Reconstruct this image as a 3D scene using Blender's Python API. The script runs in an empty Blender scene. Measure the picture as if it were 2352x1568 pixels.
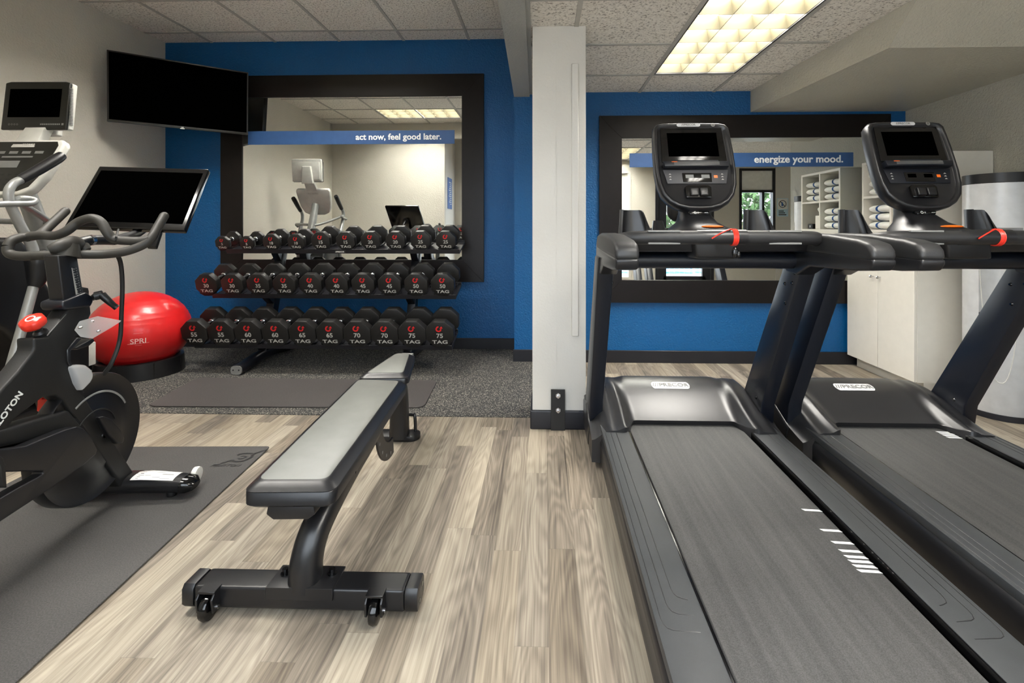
import bpy, bmesh, math, random
from mathutils import Vector, Matrix
random.seed(7)
S = bpy.context.scene
C = S.collection
R = math.radians
PI = math.pi

# ---------------------------------------------------------------- camera, world, exposure
YAW = math.atan(34 / 1130.0)
CAMH = 1.125
cd = bpy.data.cameras.new('camera')
cam = bpy.data.objects.new('camera', cd)
C.objects.link(cam)
S.camera = cam
cam.location = (0, 0, CAMH)
cam.rotation_euler = (R(90), 0, YAW)
cd.sensor_width = 36
cd.sensor_fit = 'HORIZONTAL'
cd.lens = 1130 / 2352 * 36
cd.shift_x = -(1216 - 1176) / 2352
cd.shift_y = (521 - 784) / 2352
cd.clip_start = 0.02
w = bpy.data.worlds.new('daylight')
S.world = w
w.use_nodes = True
bg = w.node_tree.nodes['Background']
bg.inputs['Color'].default_value = (0.84, 0.92, 1.0, 1)
bg.inputs['Strength'].default_value = 2.6
sd = bpy.data.lights.new('sun', 'SUN')
sun = bpy.data.objects.new('sun', sd)
C.objects.link(sun)
sd.energy = 9.0
sd.angle = R(1)
sun.rotation_euler = (R(50), 0, R(150))
S.view_settings.view_transform = 'Standard'
S.view_settings.look = 'None'
S.view_settings.gamma = 1
S.view_settings.exposure = 1.6
S.view_settings.use_curve_mapping = False
PANEL = 21.0          # radiance of the fluorescent tubes' plane

# ---------------------------------------------------------------- materials
def lin(c):
    return tuple(((v / 255) / 12.92 if v / 255 <= 0.04045 else ((v / 255 + 0.055) / 1.055) ** 2.4) for v in c)

class NT:
    def __init__(s, name):
        s.m = bpy.data.materials.new(name)
        s.m.use_nodes = True
        s.t = s.m.node_tree
        s.p = s.t.nodes['Principled BSDF']
    def n(s, ty, **k):
        nd = s.t.nodes.new(ty)
        for a, b in k.items():
            setattr(nd, a, b)
        return nd
    def l(s, a, b):
        s.t.links.new(a, b)
    def math(s, op, a, b=None, c=None):
        nd = s.n('ShaderNodeMath', operation=op)
        for i, v in enumerate((a, b, c)):
            if v is None: continue
            if isinstance(v, (int, float)): nd.inputs[i].default_value = v
            else: s.l(v, nd.inputs[i])
        return nd.outputs[0]
    def noise(s, vec, scale, detail=2, rough=0.5):
        nd = s.n('ShaderNodeTexNoise')
        nd.inputs['Scale'].default_value = scale
        nd.inputs['Detail'].default_value = detail
        nd.inputs['Roughness'].default_value = rough
        if vec is not None: s.l(vec, nd.inputs['Vector'])
        return nd.outputs[0]
    def ramp(s, f, stops):
        nd = s.n('ShaderNodeValToRGB')
        e = nd.color_ramp.elements
        while len(e) < len(stops): e.new(0.5)
        for x, (p, c) in zip(e, stops):
            x.position = p
            x.color = tuple(c) + (1,)
        s.l(f, nd.inputs[0])
        return nd.outputs[0]
    def bump(s, h, strength, dist):
        nd = s.n('ShaderNodeBump')
        nd.inputs['Strength'].default_value = strength
        nd.inputs['Distance'].default_value = dist
        s.l(h, nd.inputs['Height'])
        s.l(nd.outputs[0], s.p.inputs['Normal'])
    def obj(s):
        return s.n('ShaderNodeTexCoord').outputs['Object']
    def mix(s, f, a, b, mode='MIX'):
        nd = s.n('ShaderNodeMix', data_type='RGBA', blend_type=mode)
        for i, v in ((0, f), (6, a), (7, b)):
            if isinstance(v, (int, float)): nd.inputs[i].default_value = v
            elif isinstance(v, tuple): nd.inputs[i].default_value = v + (1,)
            else: s.l(v, nd.inputs[i])
        return nd.outputs[2]

def plain(name, rgb, rough=0.5, metal=0.0, bump=0.0, bscale=300, vary=0.06, spec=0.5, coat=0.0):
    t = NT(name)
    o = t.obj()
    col = lin(rgb)
    nz = t.noise(o, 18, 3)
    a = tuple(v * (1 - vary) for v in col)
    b = tuple(min(1, v * (1 + vary)) for v in col)
    t.l(t.ramp(nz, [(0.3, a), (0.7, b)]), t.p.inputs['Base Color'])
    t.p.inputs['Roughness'].default_value = rough
    t.p.inputs['Metallic'].default_value = metal
    t.p.inputs['Specular IOR Level'].default_value = spec
    t.p.inputs['Coat Weight'].default_value = coat
    if bump: t.bump(t.noise(o, bscale, 3), bump, 0.002)
    return t.m

def wall_mat(name, rgb, rough, bump=0.5, spec=0.5):
    t = NT(name)
    o = t.obj()
    t.l(t.ramp(t.noise(o, 3, 2), [(0.3, tuple(v * 0.97 for v in lin(rgb))), (0.7, tuple(v * 1.03 for v in lin(rgb)))]), t.p.inputs['Base Color'])
    t.p.inputs['Roughness'].default_value = rough
    t.p.inputs['Specular IOR Level'].default_value = spec
    h = t.math('ADD', t.noise(o, 70, 3, 0.55), t.math('MULTIPLY', t.noise(o, 190, 2), 0.4))
    t.bump(h, min(1, bump * 1.6), 0.007)
    return t.m

def wood_floor():
    t = NT('vinyl_plank')
    o = t.obj()
    sp = t.n('ShaderNodeSeparateXYZ')
    t.l(o, sp.inputs[0])
    x, y = sp.outputs[0], sp.outputs[1]
    W, L = 0.0935, 0.93
    rx = t.math('DIVIDE', t.math('ADD', x, 0.081), W)
    row = t.math('FLOOR', rx)
    wn = t.n('ShaderNodeTexWhiteNoise', noise_dimensions='1D')
    t.l(row, wn.inputs['W'])
    yy = t.math('ADD', t.math('DIVIDE', y, L), wn.outputs['Value'])
    colr = t.math('FLOOR', yy)
    cb = t.n('ShaderNodeCombineXYZ')
    t.l(row, cb.inputs[0]); t.l(colr, cb.inputs[1])
    w2 = t.n('ShaderNodeTexWhiteNoise', noise_dimensions='3D')
    t.l(cb.outputs[0], w2.inputs['Vector'])
    h = w2.outputs['Value']
    hc = t.n('ShaderNodeSeparateColor')
    t.l(w2.outputs['Color'], hc.inputs[0])
    # cathedral figure
    c2 = t.n('ShaderNodeCombineXYZ')
    t.l(t.math('ADD', t.math('MULTIPLY', x, 7.0), t.math('MULTIPLY', h, 40)), c2.inputs[0])
    t.l(t.math('ADD', t.math('MULTIPLY', y, 0.85), t.math('MULTIPLY', hc.outputs[0], 17)), c2.inputs[1])
    n1 = t.noise(c2.outputs[0], 1.35, 1.5, 0.45)
    rings = t.math('SINE', t.math('MULTIPLY', n1, 95))
    # long streaks
    c3 = t.n('ShaderNodeCombineXYZ')
    t.l(t.math('ADD', t.math('MULTIPLY', x, 150), t.math('MULTIPLY', h, 70)), c3.inputs[0])
    t.l(t.math('MULTIPLY', y, 2.0), c3.inputs[1])
    n2 = t.noise(c3.outputs[0], 1.0, 4, 0.6)
    c4 = t.n('ShaderNodeCombineXYZ')
    t.l(t.math('ADD', t.math('MULTIPLY', x, 16), t.math('MULTIPLY', h, 30)), c4.inputs[0])
    t.l(t.math('MULTIPLY', y, 0.7), c4.inputs[1])
    n3 = t.noise(c4.outputs[0], 1.0, 2, 0.5)
    v = t.math('ADD', t.math('MULTIPLY', rings, 0.05), t.math('MULTIPLY', n2, 0.62))
    v = t.math('ADD', v, t.math('MULTIPLY', n3, 0.5))
    v = t.math('ADD', v, t.math('MULTIPLY', hc.outputs[1], 0.34))
    v = t.math('SUBTRACT', v, 0.24)
    colo = t.ramp(v, [(0.15, lin((74, 68, 61))), (0.38, lin((120, 111, 100))), (0.56, lin((149, 140, 126))), (0.80, lin((177, 167, 151)))])
    warm = t.mix(t.math('MULTIPLY', hc.outputs[2], 0.28), colo, lin((200, 180, 140)), 'MULTIPLY')
    # fine seams
    fx = t.math('FRACT', rx)
    s1 = t.math('LESS_THAN', fx, 0.012)
    s2 = t.math('LESS_THAN', t.math('FRACT', yy), 0.0016)
    seam = t.math('MULTIPLY', t.math('MAXIMUM', s1, s2), 0.35)
    t.l(t.mix(seam, warm, (0.08, 0.07, 0.06)), t.p.inputs['Base Color'])
    t.p.inputs['Roughness'].default_value = 0.52
    t.p.inputs['Specular IOR Level'].default_value = 0.3
    t.bump(n2, 0.12, 0.001)
    return t.m

def rubber_floor():
    t = NT('speckled_rubber')
    o = t.obj()
    n = t.noise(o, 170, 2, 0.6)
    n2 = t.noise(o, 260, 1, 0.5)
    c = t.ramp(n, [(0.53, lin((36, 36, 38))), (0.57, lin((92, 91, 86))), (0.64, lin((165, 160, 148)))])
    d = t.ramp(n2, [(0.56, (1, 1, 1)), (0.62, (0.75, 0.72, 0.65))])
    t.l(t.mix(1.0, c, d, 'MULTIPLY'), t.p.inputs['Base Color'])
    t.p.inputs['Roughness'].default_value = 0.8
    t.bump(n, 0.3, 0.001)
    return t.m

def ceiling_mat():
    t = NT('acoustic_tile')
    o = t.obj()
    n = t.noise(o, 75, 4, 0.7)
    n2 = t.noise(o, 34, 2, 0.6)
    c = t.ramp(n, [(0.36, lin((112, 107, 98))), (0.46, lin((228, 223, 214))), (0.6, lin((240, 236, 228)))])
    t.l(t.mix(0.2, c, t.ramp(n2, [(0.4, lin((216, 211, 202))), (0.6, lin((244, 240, 232)))])), t.p.inputs['Base Color'])
    t.p.inputs['Roughness'].default_value = 0.95
    t.p.inputs['Specular IOR Level'].default_value = 0.1
    t.bump(n, 0.9, 0.004)
    return t.m

def belt_mat():
    t = NT('treadmill_belt')
    o = t.obj()
    mp = t.n('ShaderNodeMapping')
    mp.inputs['Scale'].default_value = (40, 1.2, 1)
    t.l(o, mp.inputs[0])
    st = t.noise(mp.outputs[0], 1.0, 3, 0.6)
    fine = t.noise(o, 420, 2)
    c = t.ramp(fine, [(0.35, lin((36, 36, 36))), (0.65, lin((74, 74, 74)))])
    t.l(t.mix(0.45, c, t.ramp(st, [(0.35, lin((42, 42, 42))), (0.7, lin((74, 73, 72)))])), t.p.inputs['Base Color'])
    t.p.inputs['Roughness'].default_value = 0.6
    t.bump(fine, 0.4, 0.001)
    return t.m

def mat_rubber(name, a, b, sc=160):
    t = NT(name)
    o = t.obj()
    n = t.noise(o, sc, 3, 0.65)
    n2 = t.noise(o, 3, 3)
    c = t.ramp(n, [(0.35, lin(a)), (0.68, lin(b))])
    t.l(t.mix(0.25, c, t.ramp(n2, [(0.3, lin(a)), (0.7, lin(b))])), t.p.inputs['Base Color'])
    t.p.inputs['Roughness'].default_value = 0.72
    t.bump(n, 0.3, 0.001)
    return t.m

def emit(name, rgb, st):
    t = NT(name)
    t.p.inputs['Base Color'].default_value = tuple(rgb) + (1,)
    t.p.inputs['Emission Color'].default_value = tuple(rgb) + (1,)
    t.p.inputs['Emission Strength'].default_value = st
    return t.m

def glassy(name, rgb=(1, 1, 1), rough=0.0, alpha=0.15):
    t = NT(name)
    t.p.inputs['Base Color'].default_value = tuple(rgb) + (1,)
    t.p.inputs['Roughness'].default_value = rough
    t.p.inputs['Alpha'].default_value = alpha
    return t.m

M = {}
M['blue'] = wall_mat('blue_wall_paint', (0, 83, 139), 0.36, 0.5, 0.42)
M['beige'] = wall_mat('beige_wall_paint', (202, 198, 187), 0.6, 0.35, 0.3)
M['grey'] = wall_mat('grey_wall_paint', (178, 175, 162), 0.55, 0.6, 0.35)
M['beam'] = wall_mat('beam_paint', (170, 170, 164), 0.5, 0.25, 0.35)
M['white'] = wall_mat('white_paint', (208, 205, 198), 0.45, 0.1, 0.4)
M['gloss'] = wall_mat('soffit_paint', (190, 186, 172), 0.3, 0.45, 0.5)
M['wood'] = wood_floor()
M['rubber'] = rubber_floor()
M['tile'] = ceiling_mat()
M['tbar'] = plain('ceiling_grid_metal', (176, 174, 167), 0.5)
M['base'] = plain('black_baseboard', (24, 25, 32), 0.42)
M['frame'] = plain('dark_mirror_wood', (20, 16, 16), 0.36, bump=0.1, bscale=60, vary=0.12, spec=0.25)
t = NT('mirror_glass')
t.p.inputs['Base Color'].default_value = (0.9, 0.92, 0.9, 1)
t.p.inputs['Metallic'].default_value = 1
t.p.inputs['Roughness'].default_value = 0.0
M['mirror'] = t.m
M['banner'] = plain('banner_blue', (46, 82, 132), 0.45)
M['bannertext'] = plain('banner_white', (238, 240, 240), 0.5)
M['tube'] = emit('fluorescent_tubes', (1.0, 0.965, 0.90), PANEL)
M['louver'] = plain('louver_blade', (82, 77, 60), 0.5, 0.0, vary=0.02, spec=0.3)
M['darkmetal'] = plain('light_frame_metal', (46, 46, 46), 0.5)
M['blk'] = plain('black_plastic', (19, 19, 21), 0.38)
M['blkmatte'] = plain('matte_black', (20, 20, 20), 0.55, bump=0.15)
M['hb'] = plain('handlebar_rubber', (46, 44, 40), 0.55, bump=0.1, bscale=500)
M['blkgloss'] = plain('gloss_black', (10, 10, 11), 0.12)
M['screen'] = plain('dark_screen', (1, 1, 1), 0.4, vary=0.0, spec=0.03)
M['screen'].node_tree.nodes['Principled BSDF'].inputs['IOR'].default_value = 1.0
M['bezel'] = plain('screen_bezel', (26, 26, 23), 0.3)
M['tm'] = plain('treadmill_plastic', (28, 28, 30), 0.33, bump=0.04, bscale=700)
M['tmnavy'] = plain('treadmill_steel_navy', (13, 17, 26), 0.36)
M['tmgrip'] = plain('treadmill_grip', (36, 36, 37), 0.45, bump=0.2, bscale=600)
M['tmrail'] = plain('treadmill_rail', (52, 54, 56), 0.45, bump=0.2, bscale=600)
M['belt'] = belt_mat()
M['kpad'] = plain('console_keypad_grey', (58, 58, 61), 0.45)
M['chrome'] = plain('chrome', (215, 215, 218), 0.12, 1.0, vary=0.02)
M['silver'] = plain('silver_paint', (150, 151, 149), 0.34, 0.35)
M['steel'] = plain('brushed_steel', (205, 206, 207), 0.42, 0.2)
M['lgrey'] = plain('pale_grey_plastic', (206, 205, 198), 0.5)
M['mgrey'] = plain('mid_grey_plastic', (120, 120, 118), 0.5)
M['cab'] = plain('white_laminate', (222, 218, 208), 0.42, vary=0.02)
M['red'] = plain('red_vinyl', (206, 30, 32), 0.36, vary=0.04, coat=0.2)
M['redplastic'] = plain('red_plastic', (224, 52, 36), 0.3)
M['redprint'] = plain('red_print', (205, 28, 32), 0.5)
M['greyprint'] = plain('grey_print', (176, 174, 168), 0.5)
M['whiteprint'] = plain('white_print', (232, 232, 228), 0.5)
M['pinkprint'] = plain('pale_pink_print', (240, 190, 185), 0.5)
M['darkprint'] = plain('dark_print', (26, 26, 27), 0.5)
M['orange'] = plain('orange_badge', (240, 110, 20), 0.4)
M['ure'] = plain('urethane_head', (24, 23, 22), 0.45, bump=0.05)
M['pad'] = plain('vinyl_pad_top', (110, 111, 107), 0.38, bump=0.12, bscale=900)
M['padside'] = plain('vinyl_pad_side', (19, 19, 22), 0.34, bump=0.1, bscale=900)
M['steelblk'] = plain('black_painted_steel', (20, 20, 22), 0.32, bump=0.05, bscale=900)
M['rack'] = plain('rack_steel', (22, 22, 27), 0.4)
M['mat1'] = mat_rubber('bike_mat_vinyl', (44, 43, 43), (78, 76, 74), 230)
M['mat2'] = mat_rubber('exercise_mat_foam', (56, 52, 51), (70, 66, 65), 120)
M['towel'] = plain('white_towel', (240, 240, 234), 0.9, bump=0.6, bscale=260)
M['towelblue'] = plain('towel_stripe_blue', (42, 82, 140), 0.9)
M['clear'] = glassy('clear_plastic', (0.8, 0.8, 0.8), 0.15, 0.42)
M['pane'] = glassy('window_glass', (0.9, 0.95, 1), 0.0, 0.08)
M['blind'] = plain('white_blind', (236, 236, 230), 0.7)
M['leaf'] = plain('hedge_leaves', (46, 74, 32), 0.7, vary=0.5, bump=0.8, bscale=30)
M['trunk'] = plain('tree_bark', (80, 66, 50), 0.8)
M['conc'] = plain('pool_concrete', (150, 140, 130), 0.8)
t = NT('pool_water')
vn = t.noise(t.obj(), 2.5, 3)
t.l(t.ramp(vn, [(0.4, (0.04, 0.22, 0.38)), (0.65, (0.18, 0.42, 0.55))]), t.p.inputs['Base Color'])
t.p.inputs['Roughness'].default_value = 0.08
t.bump(vn, 0.3, 0.05)
M['water'] = t.m
t = NT('pool_tile')
br = t.n('ShaderNodeTexBrick')
br.offset = 0
br.inputs['Color1'].default_value = (0.03, 0.09, 0.3, 1)
br.inputs['Color2'].default_value = (0.08, 0.2, 0.5, 1)
br.inputs['Mortar'].default_value = (0.6, 0.65, 0.7, 1)
br.inputs['Scale'].default_value = 1
br.inputs['Brick Width'].default_value = 0.15
br.inputs['Row Height'].default_value = 0.15
br.inputs['Mortar Size'].default_value = 0.008
mpn = t.n('ShaderNodeMapping')
mpn.inputs['Rotation'].default_value = (R(90), 0, 0)
t.l(t.obj(), mpn.inputs[0])
t.l(mpn.outputs[0], br.inputs['Vector'])
t.l(br.outputs[0], t.p.inputs['Base Color'])
M['ptile'] = t.m
M['signblue'] = plain('sign_blue', (44, 96, 170), 0.4)
M['signpale'] = plain('sign_pale_blue', (190, 220, 235), 0.5)

# ---------------------------------------------------------------- mesh helpers
class B:
    """collects shapes in one bmesh"""
    def __init__(s):
        s.b = bmesh.new()
        s.mi = 0
    def _face(s, vs, smooth=False):
        try:
            f = s.b.faces.new(vs)
            f.material_index = s.mi
            return f
        except ValueError:
            return None
    def box(s, x0, x1, y0, y1, z0, z1, bev=0.0, seg=2):
        v = [s.b.verts.new(p) for p in ((x0, y0, z0), (x1, y0, z0), (x1, y1, z0), (x0, y1, z0), (x0, y0, z1), (x1, y0, z1), (x1, y1, z1), (x0, y1, z1))]
        fs = [s._face([v[i] for i in q]) for q in ((3, 2, 1, 0), (4, 5, 6, 7), (0, 1, 5, 4), (1, 2, 6, 5), (2, 3, 7, 6), (3, 0, 4, 7))]
        if bev:
            es = set(e for f in fs for e in f.edges)
            bmesh.ops.bevel(s.b, geom=list(es), offset=bev, segments=seg, profile=0.6, affect='EDGES')
        return s
    def prism(s, pts, vec, bev=0.0, seg=2, ang=20):
        vec = Vector(vec)
        a = [s.b.verts.new(Vector(p)) for p in pts]
        c = [s.b.verts.new(Vector(p) + vec) for p in pts]
        n = len(a)
        fs = [s._face(list(reversed(a))), s._face(c)]
        for i in range(n):
            fs.append(s._face([a[i], a[(i + 1) % n], c[(i + 1) % n], c[i]]))
        fs = [f for f in fs if f]
        bmesh.ops.recalc_face_normals(s.b, faces=fs)
        if bev:
            es = [e for e in set(e for f in fs for e in f.edges) if e.calc_face_angle(0) > R(ang)]
            bmesh.ops.bevel(s.b, geom=es, offset=bev, segments=seg, profile=0.55, affect='EDGES', clamp_overlap=True)
        return s
    def tube(s, pts, r, seg=14, cap=True, smooth=0, aspect=None, up=None, power=2.0, closed=False):
        pts = [Vector(p) for p in pts]
        rs = list(r) if isinstance(r, (list, tuple)) else [r] * len(pts)
        if smooth and len(pts) > 2:
            pts, rs = crom(pts, rs, smooth, closed)
        n = len(pts)
        T = []
        for i in range(n):
            if closed:
                d = pts[(i + 1) % n] - pts[i - 1]
            else:
                d = pts[min(i + 1, n - 1)] - pts[max(i - 1, 0)]
            T.append(d.normalized())
        u = Vector(up) if up else (Vector((0, 0, 1)) if abs(T[0].z) < 0.9 else Vector((0, 1, 0)))
        rings = []
        N = (u - T[0] * u.dot(T[0])).normalized()
        for i in range(n):
            if up:
                N = (u - T[i] * u.dot(T[i])).normalized()
            else:
                N = (N - T[i] * N.dot(T[i])).normalized()
            Bn = T[i].cross(N)
            ring = []
            for k in range(seg):
                a = 2 * PI * k / seg
                cx, sx = math.cos(a), math.sin(a)
                if power != 2.0:
                    cx = math.copysign(abs(cx) ** (2 / power), cx)
                    sx = math.copysign(abs(sx) ** (2 / power), sx)
                asp = aspect or 1.0
                ring.append(s.b.verts.new(pts[i] + N * (cx * rs[i]) + Bn * (sx * rs[i] * asp)))
            rings.append(ring)
        for i in range(n if closed else n - 1):
            a, c = rings[i], rings[(i + 1) % n]
            for k in range(seg):
                s._face([a[k], a[(k + 1) % seg], c[(k + 1) % seg], c[k]])
        if cap and not closed:
            s._face(list(reversed(rings[0])))
            s._face(rings[-1])
        return s
    def cyl(s, p0, p1, r, seg=20, r1=None, bev=0.0):
        p0, p1 = Vector(p0), Vector(p1)
        if bev:
            d = (p1 - p0).normalized()
            r1 = r if r1 is None else r1
            return s.tube([p0, p0 + d * bev * 0.3, p0 + d * bev, p1 - d * bev, p1 - d * bev * 0.3, p1], [r - bev, r - bev * 0.3, r, r1, r1 - bev * 0.3, r1 - bev], seg)
        return s.tube([p0, p1], [r, r if r1 is None else r1], seg)
    def lathe(s, prof, c=(0, 0, 0), seg=32, axis='Z', arc=None):
        c = Vector(c)
        rings = []
        full = arc is None
        a0, a1 = (0, 2 * PI) if full else arc
        cnt = seg if full else seg + 1
        for (r, h) in prof:
            ring = []
            for k in range(cnt):
                a = a0 + (a1 - a0) * k / seg
                p = (r * math.cos(a), r * math.sin(a), h)
                if axis == 'Y': p = (p[0], p[2], p[1])
                if axis == 'X': p = (p[2], p[0], p[1])
                ring.append(s.b.verts.new(c + Vector(p)))
            rings.append(ring)
        for i in range(len(rings) - 1):
            for k in range(seg):
                k2 = (k + 1) % cnt
                s._face([rings[i][k], rings[i][k2], rings[i + 1][k2], rings[i + 1][k]])
        if full:
            if prof[0][0] > 1e-5: s._face(list(reversed(rings[0])))
            if prof[-1][0] > 1e-5: s._face(rings[-1])
        bmesh.ops.remove_doubles(s.b, verts=[v for rg in rings for v in rg], dist=1e-6)
        return s
    def ball(s, c, rx, ry=None, rz=None, seg=24):
        ry = rx if ry is None else ry
        rz = rx if rz is None else rz
        r = bmesh.ops.create_uvsphere(s.b, u_segments=seg, v_segments=max(8, seg // 2), radius=1)
        for v in r['verts']:
            v.co = Vector((v.co.x * rx, v.co.y * ry, v.co.z * rz)) + Vector(c)
        for f in s.b.faces:
            if all(v in set(r['verts']) for v in f.verts[:1]): f.material_index = s.mi
        return s
    def grid(s, fn, nu, nv):
        g = [[s.b.verts.new(fn(i / nu, j / nv)) for i in range(nu + 1)] for j in range(nv + 1)]
        for j in range(nv):
            for i in range(nu):
                s._face([g[j][i], g[j][i + 1], g[j + 1][i + 1], g[j + 1][i]])
        return g
    def xf(s, mat):
        bmesh.ops.transform(s.b, matrix=mat, verts=s.b.verts)
        return s

def crom(pts, rs, k, closed=False):
    P, Q = [], []
    n = len(pts)
    rng = range(n) if closed else range(n - 1)
    for i in rng:
        if closed:
            p0, p1, p2, p3 = pts[i - 1], pts[i], pts[(i + 1) % n], pts[(i + 2) % n]
            r1, r2 = rs[i], rs[(i + 1) % n]
        else:
            p0, p1, p2, p3 = pts[max(i - 1, 0)], pts[i], pts[i + 1], pts[min(i + 2, n - 1)]
            r1, r2 = rs[i], rs[i + 1]
        for j in range(k):
            t = j / k
            P.append(0.5 * ((2 * p1) + (p2 - p0) * t + (2 * p0 - 5 * p1 + 4 * p2 - p3) * t * t + (3 * p1 - p0 - 3 * p2 + p3) * t ** 3))
            Q.append(r1 + (r2 - r1) * t)
    if not closed:
        P.append(pts[-1]); Q.append(rs[-1])
    return P, Q

def link(name, b, mat, parent=None, local=False, sharp=38, flat=False):
    me = bpy.data.meshes.new(name)
    bmesh.ops.recalc_face_normals(b.b, faces=b.b.faces)
    b.b.to_mesh(me)
    b.b.free()
    for m in (mat if isinstance(mat, (list, tuple)) else [mat]):
        me.materials.append(M[m])
    if not flat:
        me.shade_smooth()
        me.set_sharp_from_angle(angle=R(sharp))
    o = bpy.data.objects.new(name, me)
    C.objects.link(o)
    if parent is not None:
        o.parent = parent
        if not local:
            me.transform(world(parent).inverted())
    return o

def world(o):
    m = Matrix.LocRotScale(o.location, o.rotation_euler, o.scale)
    return (world(o.parent) @ m) if o.parent else m

def tag(o, label=None, cat=None, group=None, kind=None):
    if label: o['label'] = label
    if cat: o['category'] = cat
    if group: o['group'] = group
    if kind: o['kind'] = kind
    return o

def thing(name, label, cat, loc=(0, 0, 0), rotz=0, group=None):
    o = bpy.data.objects.new(name, None)
    o.empty_display_size = 0.1
    C.objects.link(o)
    o.location = loc
    o.rotation_euler = (0, 0, rotz)
    return tag(o, label, cat, group)

def recentre(o):
    """move a one-mesh object's origin to the base of its mesh"""
    vs = [v.co for v in o.data.vertices]
    c = Vector(((min(v.x for v in vs) + max(v.x for v in vs)) / 2, (min(v.y for v in vs) + max(v.y for v in vs)) / 2, min(v.z for v in vs)))
    o.data.transform(Matrix.Translation(-c))
    o.location = c
    return o

def struct(name, b, mat, label=None):
    o = link(name, b, mat)
    o['kind'] = 'structure'
    if label: o['label'] = label
    return o

_curves = {}
def text_mesh(body, size, depth=0.0006, bold=0.0, width=1.0, align='CENTER', shear=0.0):
    cu = bpy.data.curves.new('lettering', 'FONT')
    cu.body = body
    cu.size = size
    cu.extrude = depth
    cu.offset = bold
    cu.align_x = align
    cu.align_y = 'CENTER'
    cu.shear = shear
    cu.resolution_u = 3
    ob = bpy.data.objects.new('lettering', cu)
    C.objects.link(ob)
    dg = bpy.context.evaluated_depsgraph_get()
    me = bpy.data.meshes.new_from_object(ob.evaluated_get(dg))
    bpy.data.objects.remove(ob)
    bpy.data.curves.remove(cu)
    me.transform(Matrix.Diagonal((width, 1, 1, 1)))
    return me

def lettering(name, body, size, mat, parent, origin, xdir, ydir, label=None, top=False, **k):
    """text standing at origin, reading along xdir with its up along ydir (world directions)"""
    me = text_mesh(body, size, **k)
    x = Vector(xdir).normalized(); y = Vector(ydir)
    y = (y - x * y.dot(x)).normalized()
    z = x.cross(y)
    mt = Matrix((x, y, z)).transposed().to_4x4()
    mt.translation = Vector(origin)
    me.transform(mt)
    me.materials.clear()
    me.materials.append(M[mat])
    me.name = name
    o = bpy.data.objects.new(name, me)
    C.objects.link(o)
    if parent is not None:
        o.parent = parent
        me.transform(world(parent).inverted())
    if label: o['label'] = label
    return o

# ---------------------------------------------------------------- the room
def rect_xy(b, x0, x1, y0, y1, z, th=0.02, up=True):
    b.box(x0, x1, y0, y1, z, z + th) if up else b.box(x0, x1, y0, y1, z - th, z)

XL, XJ, XR, XA = -3.56, -0.25, 2.95, 4.4
YBL, YBR, YF = 4.52, 4.11, -0.12
ZL, ZR = 2.855, 2.245

b = B(); b.box(XL - .1, XA + .1, YF - .1, YBL + .1, -0.08, 0)
struct('floor', b, 'wood', 'grey brown wood plank floor')
b = B(); b.box(XL, -0.065, 2.90, YBL, 0.0, 0.003); b.box(-0.065, 0.0, 3.04, YBR, 0.0, 0.003)
struct('floor_rubber', b, 'rubber', 'dark speckled rubber floor')

b = B(); b.box(XL - .1, XL, 0.85, YBL + .1, 0, ZL + .1)
struct('wall_left', b, 'beige', 'pale beige side wall')
b = B(); b.box(XL - .1, XJ, YBL, YBL + .1, 0, ZL + .1)
struct('wall_back_left', b, 'blue', 'blue wall behind the dumbbell rack')
b = B(); b.box(XJ, XR + .1, YBR, YBR + .5, 0, ZL + .1)
struct('wall_back_right', b, 'blue', 'blue wall behind the treadmills')
b = B(); b.box(XR, XR + .1, 2.3, YBR, 0, ZR + .05)
struct('wall_right', b, 'grey', 'textured grey side wall')
b = B(); b.box(XR, XA, 2.2, 2.3, 0, ZR + .05)
struct('wall_alcove', b, 'grey')
b = B(); b.box(XA, XA + .1, YF, 2.3, 0, ZR + .05)
struct('wall_far_right', b, 'white')
b = B(); b.box(XL - .1, -1.66, 0.75, 0.85, 0, ZL + .1)
struct('wall_rear_left', b, 'beige', 'beige rear wall of the weights area')
b = B(); b.box(-1.76, -1.66, YF, 0.75, 0, ZL + .1)
struct('wall_return', b, 'white')
# rear wall openings: added unseen fill window, then window, door and corner window
b = B()
holes = [(-1.35, 0.75, 0.3, 2.15), (0.95, 1.45, 0.25, 2.06), (1.86, 2.83, 0.0, 2.06), (3.25, 3.84, 0.75, 2.1)]
xs = -1.66
for (x0, x1, z0, z1) in holes:
    b.box(xs, x0, YF - .1, YF, 0, ZL + .1)
    if z0 > 0: b.box(x0, x1, YF - .1, YF, 0, z0)
    b.box(x0, x1, YF - .1, YF, z1, ZL + .1)
    xs = x1
b.box(xs, XA, YF - .1, YF, 0, ZL + .1)
struct('wall_rear', b, 'beige')

def frame_rect(b, x0, x1, z0, z1, y0, y1, wd, bottom=True):
    b.box(x0, x0 + wd, y0, y1, z0, z1); b.box(x1 - wd, x1, y0, y1, z0, z1)
    b.box(x0 + wd, x1 - wd, y0, y1, z1 - wd, z1)
    if bottom: b.box(x0 + wd, x1 - wd, y0, y1, z0, z0 + wd)

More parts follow.
